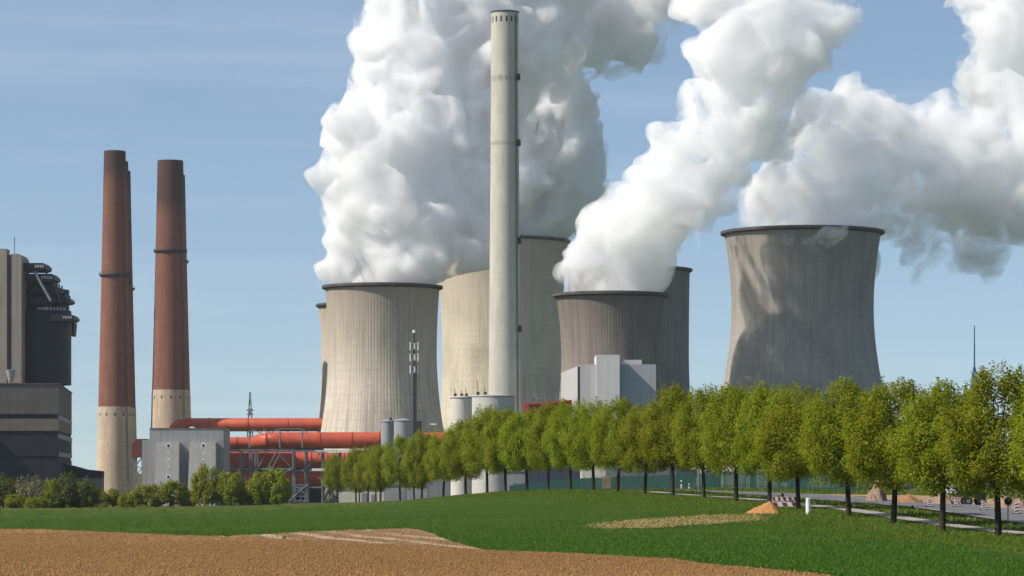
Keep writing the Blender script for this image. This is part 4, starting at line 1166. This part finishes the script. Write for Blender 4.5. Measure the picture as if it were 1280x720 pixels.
ROW = [  # trunk column, top row in the photograph, width factor, label
    (1330, 452, 1.0, 'roadside tree cut off by the right edge of the picture, only a few leaves showing'),
    (1248, 462, 1.08, 'tallest leafy roadside tree, beside the round sign back, rightmost full tree of the row'),
    (1178, 484, 1.06, 'roadside tree below and left of the blue lattice mast, second full tree from the right'),
    (1117, 481, 1.08, 'roadside tree just right of the largest tower foot, third full tree from the right'),
    (1061, 482, 1.02, 'roadside tree over the largest tower right corner, its trunk right of the white post'),
    (998, 486, .96, 'roadside tree, its trunk between the striped barrier and the white post'),
    (962, 482, .95, 'pointed roadside tree rising behind the top of the sand heap'),
    (920, 487, 1.04, 'broad roadside tree next left of the sand heap, under the largest tower left edge'),
    (880, 486, .9, 'roadside tree beside the low white road sign, second left of the sand heap'),
    (841, 487, 1.0, 'dark crowned roadside tree under the half hidden dark tower, by the white marker post'),
    (806, 509, .98, 'yellowish roadside tree under the shaded wing of the grey block'),
    (772, 503, .98, 'roadside tree under the white centre tower of the grey block, right of it'),
    (742, 503, .98, 'roadside tree with its trunk against the white annexe wall'),
    (713, 503, .96, 'roadside tree under the receding wall of the grey block, left of the white annexe'),
    (685, 509, .96, 'roadside tree in front of the dark red conveyor gallery'),
    (659, 514, .95, 'yellowish roadside tree right of the tall pale chimney foot'),
    (632, 514, .96, 'roadside tree in front of the broad cream silo, directly under the tall chimney'),
    (609, 512, .98, 'roadside tree in front of the gap between the two cream silos'),
    (582, 530, 1.0, 'roadside tree in front of the narrow cream silo'),
    (554, 538, .98, 'roadside tree left of the cream silos, in front of the dark grey shed'),
    (527, 540, .96, 'roadside tree under the dark service shaft right of the grey silos'),
    (500, 548, .98, 'roadside tree straight under the wider grey steel silo'),
    (475.5, 556, .94, 'roadside tree under the right end of the fat red pipe, left of the grey silos'),
    (460, 560, .9, 'roadside tree between the slim one over the cream shed and the grey silos'),
    (445, 562, .9, 'second roadside tree from the left end of the row'),
    (421.5, 570, .9, 'leftmost, smallest tree of the roadside row, before the lowest red pipe')]
for i, (px, top, w, lab) in enumerate(ROW):
    d = 170610.0 / (px - 153.6); x = X(px, d); z = gz(x, d)
    h = Z(top, d) - z
    plant(('row', (i * 3) % 7), 'roadside_tree', lab, 'tree', (x, d, z), w * (1.04 if d < 330 else 1.2), h / 8.75, i * 1.9, 'row of young trees along the road')
for i, (px, d, h, lab) in enumerate([(449, 610, 8.6, 'tree with a thin trunk just behind the second roadside tree from the left'), (470, 575, 8.8, 'tree behind the row, its trunk close left of the one under the fat pipe end'), (518, 500, 8.6, 'tree behind the row between the silo trunk and the service shaft trunk')]):
    x = X(px, d); z = gz(x, d)
    plant(('row', i + 2), 'roadside_tree', lab, 'tree', (x, d, z), .95, h / 8.75, i * 2.2, 'trees behind the roadside row')
BUSH = [  # column, base row, width px, top row, kind, label
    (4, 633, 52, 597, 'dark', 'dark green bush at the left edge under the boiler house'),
    (40, 633, 48, 597, 'bare', 'brown bare budding bush in front of the boiler house corner'),
    (66, 633, 34, 601, 'bush', 'narrow olive bush between the brown bush and the boiler house flank'),
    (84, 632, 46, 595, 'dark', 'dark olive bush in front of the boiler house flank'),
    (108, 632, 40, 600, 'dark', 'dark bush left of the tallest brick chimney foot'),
    (20, 635.5, 30, 618, 'bush', 'small bright bush at the field edge, first from the left'),
    (45, 635.5, 34, 621, 'bush', 'low olive bush at the field edge in front of the brown bush'),
    (68, 635, 32, 618, 'bush', 'low bush at the field edge below the boiler house flank'),
    (98, 635, 40, 615, 'bush', 'bright round bush at the field edge left of the brick chimneys'),
    (134, 634.5, 40, 611, 'bush', 'loose bush covering the foot of the tallest brick chimney'),
    (160, 633.5, 30, 618, 'bush', 'low bush between chimney foot and red hut stair'),
    (184, 633, 48, 607, 'bush', 'wide green bush under the red hut stair'),
    (213, 632.5, 46, 601, 'bush', 'round green bush under the left leaning slab'),
    (236, 632, 26, 614, 'bush', 'low green bush in the gap between the leaning slabs'),
    (256, 632, 42, 584, 'bush', 'tallest pointed bush, in front of the right leaning slab'),
    (289, 631.5, 42, 590, 'bush', 'rounded tree right of the tallest bush, at the grey building corner'),
    (324, 631, 40, 591, 'bush', 'leafy bush left half of the pair under the pipe elbow'),
    (346, 631, 44, 588, 'bush', 'leafy bush right half of the pair under the pipe elbow'),
    (308, 631.5, 24, 612, 'bush', 'small bush filling the gap left of the pair under the pipe elbow')]
for i, (px, base, w, top, kd, lab) in enumerate(BUSH):
    p = gp(px, base)
    if p.y > 780: p = Vector((X(px, 620), 620, gz(X(px, 620), 620)))
    d = p.y
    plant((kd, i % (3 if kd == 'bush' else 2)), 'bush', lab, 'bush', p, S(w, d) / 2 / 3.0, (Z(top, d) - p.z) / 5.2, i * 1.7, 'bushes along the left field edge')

# ------------------------------------------------------------------ fence, signs and small things by the road
M_fence = m_plain('green_fence_slats', (0.010, 0.060, 0.046), .6, .35, .8)
M_wood = m_plain('weathered_timber', (0.28, .20, .12), .9, .25, 1.2)
def fence():
    def fx(y): return row_x(y) + 27.0
    ys = np.arange(292, 562, 6.0)
    root = thing('slat_fence', 'long green slatted metal fence along the far side of the road', 'fence', (fx(292), 292, gz(fx(292), 292)))
    rng = random.Random(4)
    for a, b in zip(ys[:-1], ys[1:]):
        mb = MB(); n = 10
        for k in range(n):
            y = a + (b - a) * (k + .5) / n; x = fx(y); z = gz(x, y); w = (b - a) / n * (.20 if k % 2 else .25)
            mb.prism([(fx(y - w), y - w), (fx(y + w), y + w), (fx(y + w) + .05, y + w), (fx(y - w) + .05, y - w)], z + .05, z + 2.05)
        for zz in (.35, 1.75):
            mb.tube([(fx(a) + .08, a, gz(fx(a), a) + zz), (fx(b) + .08, b, gz(fx(b), b) + zz)], .05, 4)
        mb.build('slat_panel', M_fence, root)
        mb = MB(); z = gz(fx(a), a); mb.box(fx(a) + .08, fx(a) + .2, a - .06, a + .06, z - .2, z + 2.2); mb.build('post', M_fence, root)
    root = thing('timber_fence', 'short brown timber board fence in front of the blue grey hall', 'fence', (X(778, 440), 440, gz(X(778, 440), 440)))
    d = 440
    for k in range(18):
        px = 753 + k * 2.7; x = X(px, d); z = gz(x, d); h = 2.3 if px < 790 else 2.3 - (px - 790) * .12
        mb = MB(); mb.box(x, x + .27, d, d + .05, z - .1, z + h + rng.uniform(-.05, .05)); mb.build('board', M_wood, root)
    for h in (.5, 1.3):
        mb = MB(); mb.box(X(753, d), X(799, d), d + .05, d + .12, gz(X(775, d), d) + h, gz(X(775, d), d) + h + .12); mb.build('rail', M_wood, root)
fence()
M_redp = m_plain('signal_red', (0.26, 0.03, 0.03), .5, .1, 2)
M_black = m_plain('black_plastic', (0.015, .015, .016), .5, .1, 2)
def barrier():
    p = gp(980, 636.5); d = p.y; k = d / F; w = 30 * k; h = (636.5 - 621) * k
    root = thing('road_barrier', 'red and white striped road works barrier on feet beside the sand heap', 'barrier', p)
    x0, x1 = p.x - w / 2, p.x + w / 2; z = p.z
    def board(z0, z1, n, nm):
        mb = MB(); mb.box(x0, x1, d - .03, d, z0, z1); o = mb.build(nm, M_white, root)
        m2 = MB(); st = (x1 - x0) / n
        for i in range(n):
            if i % 2 == 0:
                a = x0 + st * i; s = st * .35
                m2.add([(a + s, d - .034, z0 + .02), (min(a + st + s, x1), d - .034, z0 + .02), (a + st, d - .034, z1 - .02), (a, d - .034, z1 - .02)], [(0, 1, 2, 3)])
        ORIGIN[o.name] = ORIGIN[root.name]
        m2.build('red_stripes', M_redp, o)
    board(z + h * .68, z + h, 9, 'top_board'); board(z + .18, z + h * .56, 5, 'lower_board')
    for x in (x0 + .05, x1 - .12):
        mb = MB(); mb.box(x, x + .07, d + .005, d + .07, z, z + h * 1.02); mb.build('upright', M_white, root)
        mb = MB(); mb.box(x - .1, x + .2, d - .4, d + .4, z - .02, z + .1); mb.build('foot', M_black, root)
    mb = MB(); mb.lathe([(.03, z + h), (.09, z + h + .05), (.1, z + h + .2), (.04, z + h + .26)], (p.x - .1, d + .03), 12, True, True); mb.build('warning_lamp', M_black, root)
barrier()
def white_post():
    p = gp(1010.5, 642); k = p.y / F; h = 19.5 * k; r = 3.2 * k
    root = thing('marker_post', 'thick white concrete marker post standing in grass by the pavement', 'post', p)
    mb = MB(); mb.lathe([(r * 1.02, p.z - .2), (r, p.z + h * .93)], (p.x, p.y), 20); sharp_smooth(mb.build('shaft', M_white, root), 30)
    mb = MB(); mb.lathe([(r * 1.12, p.z + h * .93), (r * 1.12, p.z + h * .97), (r * .8, p.z + h), (.01, p.z + h)], (p.x, p.y), 20); sharp_smooth(mb.build('cap', M_white, root), 30)
white_post()
def sand_heap():
    rng = np.random.default_rng(9); a = gp(930, 646.5); b = gp(974, 636.5); d = (a.y + b.y) / 2; k = d / F
    xs = np.linspace(X(928, d), X(978, d), 46); ys = np.linspace(d - 3.5, d + 4, 26); V = []
    px0 = X(963, d); hmax = (636 - 624) * k * 1.12
    for y in ys:
        for x in xs:
            u = (px0 - x) / (px0 - xs[0]) if x < px0 else (x - px0) / (xs[-1] - px0) * 1.15
            v = abs(y - d - .4) / 3.4
            h = max(0, 1 - math.sqrt(u * u + v * v)) ** .95
            h = hmax * 1.15 * h + rng.normal() * .025 * (h > 0)
            V.append((x, y, gz(x, y) - .05 + h))
    n = len(xs); f = [(j * n + i, j * n + i + 1, (j + 1) * n + i + 1, (j + 1) * n + i) for j in range(len(ys) - 1) for i in range(n - 1)]
    o = np_mesh('sand_heap', V, f, M_sand, loc=(px0, d, gz(px0, d)))
    o.data.polygons.foreach_set('use_smooth', [True] * len(f)); tag(o, 'orange heap of sand sloping left from the striped barrier', 'sand heap')
sand_heap()
def delineator(label, px, base, top):
    p = gp(px, base); h = (base - top) * p.y / F
    root = thing('delineator_post', label, 'delineator', p, 'white road delineators')
    mb = MB(); w = .09
    mb.prism([(p.x - w, p.y - .06), (p.x + w, p.y - .06), (p.x, p.y + .09)], p.z - .1, [p.z + h * .95, p.z + h * .95, p.z + h]); mb.build('post', M_white, root)
    mb = MB(); w = .094; mb.prism([(p.x - w, p.y - .066), (p.x + w, p.y - .066), (p.x, p.y + .094)], p.z + h * .62, p.z + h * .8); mb.build('black_band', M_black, root)
delineator('white delineator post by the road between the two trunks under the dark tower', 851.5, 612.5, 600)
delineator('white delineator post low at the road edge left of the white road sign', 861, 612, 604.5)
def board_sign():
    p = gp(873.5, 613); d = p.y; root = thing('road_sign', 'low white board sign on one post among the trunks, behind the road', 'sign', p)
    mb = MB(); mb.tube([(p.x, d, p.z - .1), (p.x, d, Z(581, d))], .09, 8); mb.build('post', M_galv, root)
    mb = MB(); mb.box(X(864, d), X(880, d), d - .13, d - .09, Z(587.5, d), Z(580.5, d)); mb.build('sign_board', M_white, root)
board_sign()
def round_sign():
    p = gp(1260, 661); d = p.y; root = thing('round_sign', 'round traffic sign seen from its dark back on a thin pole', 'sign', p)
    zc = Z(626.5, d)
    mb = MB(); mb.tube([(p.x, d, p.z - .1), (p.x, d, zc + .3)], .035, 8); mb.build('pole', M_galv, root)
    r = 5 * d / F; c = Vector((p.x, d - .05, zc)); mb = MB(); mb.tube([c, c + Vector((0, -.03, 0))], r, 28); sharp_smooth(mb.build('sign_plate', M_black, root), 30)
round_sign()
def small_post():
    p = gp(1140.5, 643); h = 10 * p.y / F; root = thing('marker_stake', 'short dark marker stake on the verge between two trunks', 'stake', p)
    mb = MB(); mb.tube([p, p + Vector((0, 0, h))], .035, 6); mb.build('stake', M_galv, root)
    mb = MB(); mb.box(p.x - .08, p.x + .08, p.y - .06, p.y - .03, p.z + h * .75, p.z + h * 1.1); mb.build('plate', M_black, root)
small_post()
def beacon(label, px, base, top):
    p = gp(px, base); h = (base - top) * p.y / F; w = .14; d = p.y
    root = thing('warning_beacon', label, 'warning beacon', p, 'red and white road works beacons')
    mb = MB(); mb.box(p.x - w, p.x + w, d - .03, d + .03, p.z + .1, p.z + h); o = mb.build('panel', M_white, root)
    m2 = MB(); n = 3
    for i in range(n):
        z0 = p.z + .14 + (h - .14) * i / n; s = (h - .14) / n
        m2.add([(p.x - w, d - .034, z0), (p.x + w, d - .034, z0 + s * .35), (p.x + w, d - .034, z0 + s * .85), (p.x - w, d - .034, z0 + s * .5)], [(0, 1, 2, 3)])
    m2.build('red_stripes', M_redp, o)
    mb = MB(); mb.box(p.x - .3, p.x + .3, d - .2, d + .2, p.z - .02, p.z + .1); mb.build('foot', M_black, root)
beacon('striped beacon right of the second full tree trunk from the right', 1196, 634, 622)
beacon('striped beacon halfway between the two rightmost full tree trunks', 1229.5, 638.5, 626.5)
beacon('striped beacon nearest the right edge of the picture, past the round sign', 1271, 643, 628)
beacon('small striped beacon between the third and second full trunks from the right', 1162, 634, 624)
def heap(name, label, px, base, wpx, hpx, m, seed, cat):
    rng = np.random.default_rng(seed); p = gp(px, base); k = p.y / F; rx = wpx * k / 2; ry = max(1.5, rx * .7); h = hpx * k
    nx, ny = 40, 22; V = []
    nz = rng.normal(size=(ny, nx))
    for j, v in enumerate(np.linspace(-1.15, 1.15, ny)):
        for i, u in enumerate(np.linspace(-1.15, 1.15, nx)):
            x = p.x + u * rx; y = p.y + ry + v * ry
            hh = max(0, 1 - (abs(u) ** 2.6 + abs(v) ** 2.2)) ** .8 * (1 + .25 * math.sin(u * 5 + seed) + .15 * math.sin(u * 11 + v * 7))
            V.append((x, y, gz(x, y) - .06 + h * hh + nz[j, i] * .09 * h * (hh > 0)))
    f = [(j * nx + i, j * nx + i + 1, (j + 1) * nx + i + 1, (j + 1) * nx + i) for j in range(ny - 1) for i in range(nx - 1)]
    o = np_mesh(name, V, f, m, loc=(p.x, p.y + ry, p.z)); tag(o, label, cat)
M_rubble = m_soil('pink_rubble', (0.34, 0.235, 0.18), (0.12, .08, .06), (0.50, .42, .37))
M_earth = m_soil('orange_earth', (0.38, 0.20, 0.09), (0.16, .08, .035), (0.45, .28, .14))
heap('rubble_heap', 'pinkish rubble heap left of the third full trunk from the right', 1099, 627, 26, 21, M_rubble, 1, 'rubble heap')
heap('earth_heap', 'low orange earth heap between the third and second full trunks from the right', 1140, 629, 34, 9, M_earth, 2, 'earth heap')
heap('rubble_heap', 'pale rubble heap around the second full trunk from the right', 1186, 631, 36, 13, M_rubble, 3, 'rubble heap')
heap('earth_heap', 'sandy earth heap behind the round sign at the right edge', 1268, 636, 44, 14, M_rubble, 4, 'earth heap')
def trailer():
    p = gp(1219, 632); d = p.y; k = d / F; root = thing('site_trailer', 'dark low site trailer parked between the two rightmost full trunks', 'trailer', p)
    x0, x1 = p.x - 13 * k, p.x + 13 * k; z = p.z
    mb = MB(); mb.xsec([(x0, z + .55), (x1, z + .55), (x1, z + .95), (x1 - .1, z + 1.0), (x0 + .1, z + 1.0), (x0, z + .95)], d, d + 1.7); mb.build('bed', M_black, root)
    mb = MB(); mb.tube([(x0, d + .85, z + .6), (x0 - .8, d + .85, z + .5)], .05, 6); mb.build('drawbar', M_galv, root)
    for x in (p.x - .5, p.x + .5):
        for y in (d - .03, d + 1.55):
            mb = MB(); mb.tube([(x, y, z + .32), (x, y + .18, z + .32)], .33, 18); o = mb.build('wheel', M_black, root)
            m2 = MB(); m2.tube([(x, y - .01, z + .32), (x, y, z + .32)], .16, 12); m2.build('rim', M_galv, o)
trailer()
def site_container():
    p = gp(1194, 622); d = 275.0; x = X(1194, d); z = gz(x, d); root = thing('site_container', 'white site container showing through the second full crown from the right', 'container', (x, d, z))
    mb = MB(); n = 24; L = 4.6
    pts = []
    for i in range(n):
        a = x - L / 2 + L * i / (n - 1); pts.append((a, d + (.05 if i % 2 else 0)))
    fp = pts + [(x + L / 2, d + 2.4), (x - L / 2, d + 2.4)]
    mb.prism(fp, z + .12, z + 2.5); mb.build('wall', M_white, root)
    mb = MB(); mb.box(x - L / 2 - .05, x + L / 2 + .05, d - .06, d + 2.46, z + 2.5, z + 2.6); mb.build('roof', M_galv, root)
    for xa in (x - 1.4, x + .6):
        mb = MB(); mb.box(xa, xa + .9, d - .03, d - .004, z + 1.1, z + 1.9); mb.build('window', M_glass, root)
M_glass = m_plain('dark_window', (0.03, .04, .05), .15, .1, 1, spec=.6)
site_container()
def lamp_post(label, px, base, top, d):
    x = X(px, d); z = gz(x, d); zt = Z(top, d); root = thing('street_lamp', label, 'street lamp', (x, d, z))
    mb = MB(); mb.tube([(x, d, z), (x, d, zt - .4), (x + .15, d, zt - .05), (x + .7, d, zt)], [.11, .07, .06, .05], 8); mb.build('pole', M_galv, root)
    mb = MB(); mb.box(x + .35, x + 1.5, d - .25, d + .25, zt - .1, zt + .18); mb.build('lamp_head', M_white, root)
lamp_post('pale street lamp rising above the crowns in front of the pale tower right base', 535.5, 620, 530.5, 540)

# ------------------------------------------------------------------ grass blades, crop and clods (uncountable)
def blades(name, P, n, y0, y1, h, w, m, lift, seed, pw=1.0, hole=None):
    rng = np.random.default_rng(seed)
    xs = rng.uniform(min(p[0] for p in P), max(p[0] for p in P), n); ys = y0 + (y1 - y0) * rng.random(n) ** pw
    k = in_poly(P, xs, ys)
    if hole: k &= ~in_poly(hole, xs, ys)
    xs, ys = xs[k], ys[k]
    g = ground_hit(xs, ys); g[:, 2] += lift
    return blades_at(name, g, h, w, m, rng)
def blades_at(name, g, h, w, m, rng):
    n = len(g); a = rng.uniform(0, 6.283, n); H = rng.uniform(*h, n); Wd = rng.uniform(*w, n)
    t = np.stack([np.cos(a), np.sin(a), np.zeros(n)], 1); lean = rng.normal(size=(n, 3)) * .35 * H[:, None]; lean[:, 2] = H
    lean[:, 0] += .12 * H
    V = np.stack([g - t * Wd[:, None] / 2, g + t * Wd[:, None] / 2, g + lean], 1).reshape(-1, 3)
    o = np_mesh(name, V, np.arange(3 * n).reshape(n, 3), m)
    return tag(o, kind='stuff')
M_blade = m_leaf('wheat_blades', (0.046, 0.094, 0.005), (0.076, 0.140, 0.009), .25)
M_blade2 = m_leaf('verge_blades', (0.070, 0.115, 0.008), (0.125, 0.160, 0.014), .3)
M_sprout = m_leaf('sprout_blades', (0.09, 0.13, 0.02), (0.13, 0.15, 0.03), .25)
GRASSY = [(1085, 736), (1060, 724), (1020, 719), (960, 714.5), (900, 710.5), (840, 704), (700, 696), (620, 693), (560, 679), (540, 668), (524, 662), (300, 672), (240, 671), (150, 667), (-10, 661.5), (-10, 650), (500, 645), (700, 640), (900, 640), (960, 648), (1020, 654), (1090, 664), (1160, 677), (1220, 691), (1290, 704), (1290, 736)]
blades('wheat_crop', GRASSY, 330000, 634, 732, (.04, .11), (.02, .05), M_blade, .05, 31, pw=.62, hole=[(846 + (x - 846) * .93, 653 + (y - 653) * .85) for x, y in BARE])
def about(P, k):
    cx = sum(p[0] for p in P) / len(P); cy_ = sum(p[1] for p in P) / len(P)
    return [(cx + (x - cx) * k, cy_ + (y - cy_) * k) for x, y in P]
M_straw = m_leaf('straw', (0.30, 0.22, 0.10), (0.50, 0.40, 0.22), .2)
blades('straw_litter', about(BARE, 1.12), 14000, 640, 668, (.02, .06), (.02, .05), M_straw, .10, 41)
blades('patch_weeds', about(BARE, 1.15), 5000, 640, 668, (.05, .16), (.04, .09), M_blade2, .10, 42)
blades('strip_weeds', about(TILL, 1.1), 4000, 660, 702, (.03, .09), (.03, .06), M_blade2, .10, 43)
# shaggy verge beside the trees
rng = np.random.default_rng(33); n = 130000
yy = 110 + (400 - 110) * rng.random(n) ** 1.4; uu = rng.uniform(-8.5, 1.85, n)
gx = row_x(yy) + uu; g = np.stack([gx, yy, terr(gx, yy)], 1)
blades_at('verge_grass', g, (.06, .20), (.025, .07), M_blade2, rng)
yy = 110 + (420 - 110) * rng.random(26000); uu = np.where(rng.random(26000) < .35, rng.uniform(3.6, 7.6, 26000), rng.uniform(15.3, 27, 26000))
k = ~((uu > 15) & (yy < 262)); yy, uu = yy[k], uu[k]
gx = row_x(yy) + uu; g = np.stack([gx, yy, terr(gx, yy)], 1)
blades_at('roadside_grass', g, (.10, .28), (.07, .15), M_blade2, rng)
# sprouts and clods on the ploughed field
blades('field_sprouts', BROWN, 45000, 664, 734, (.02, .05), (.02, .045), M_sprout, .13, 35)
def clods():
    rng = np.random.default_rng(36); n = 150000
    xs = rng.uniform(-20, 1110, n); ys = rng.uniform(663, 738, n); k = in_poly(BROWN, xs, ys); g = ground_hit(xs[k], ys[k]); n = len(g); g[:, 2] += .14
    o6 = np.array([(1, 0, 0), (0, 1, 0), (-1, 0, 0), (0, -1, 0), (0, 0, .8), (0, 0, -.5)], float); f8 = np.array([(0, 1, 4), (1, 2, 4), (2, 3, 4), (3, 0, 4), (1, 0, 5), (2, 1, 5), (3, 2, 5), (0, 3, 5)])
    s = rng.uniform(.010, .042, n) * (1 + .9 * (rng.random(n) < .05)); V = o6[None] * s[:, None, None] * rng.uniform(.6, 1.3, (n, 6, 1)); a = rng.uniform(0, 6.28, n); c, q = np.cos(a), np.sin(a)
    V = np.stack([V[..., 0] * c[:, None] - V[..., 1] * q[:, None], V[..., 0] * q[:, None] + V[..., 1] * c[:, None], V[..., 2]], -1) + g[:, None]
    Fc = (f8[None] + 6 * np.arange(n)[:, None, None]).reshape(-1, 3)
    tag(np_mesh('soil_clods', V.reshape(-1, 3), Fc, M_brown), kind='stuff')
clods()

# ------------------------------------------------------------------ air
def haze():
    mb = MB(); mb.box(-1600, 1600, -60, 1750, -16, 330)
    t = NT('pale_air'); pv = t.n('ShaderNodeVolumePrincipled')
    pv.inputs['Color'].default_value = (0.80, 0.88, 1.0, 1); pv.inputs['Density'].default_value = 0.00004; pv.inputs['Anisotropy'].default_value = 0.2
    t.l(pv.outputs[0], t.out.inputs['Volume'])
    tag(mb.build('haze', t.m), kind='stuff')
haze()
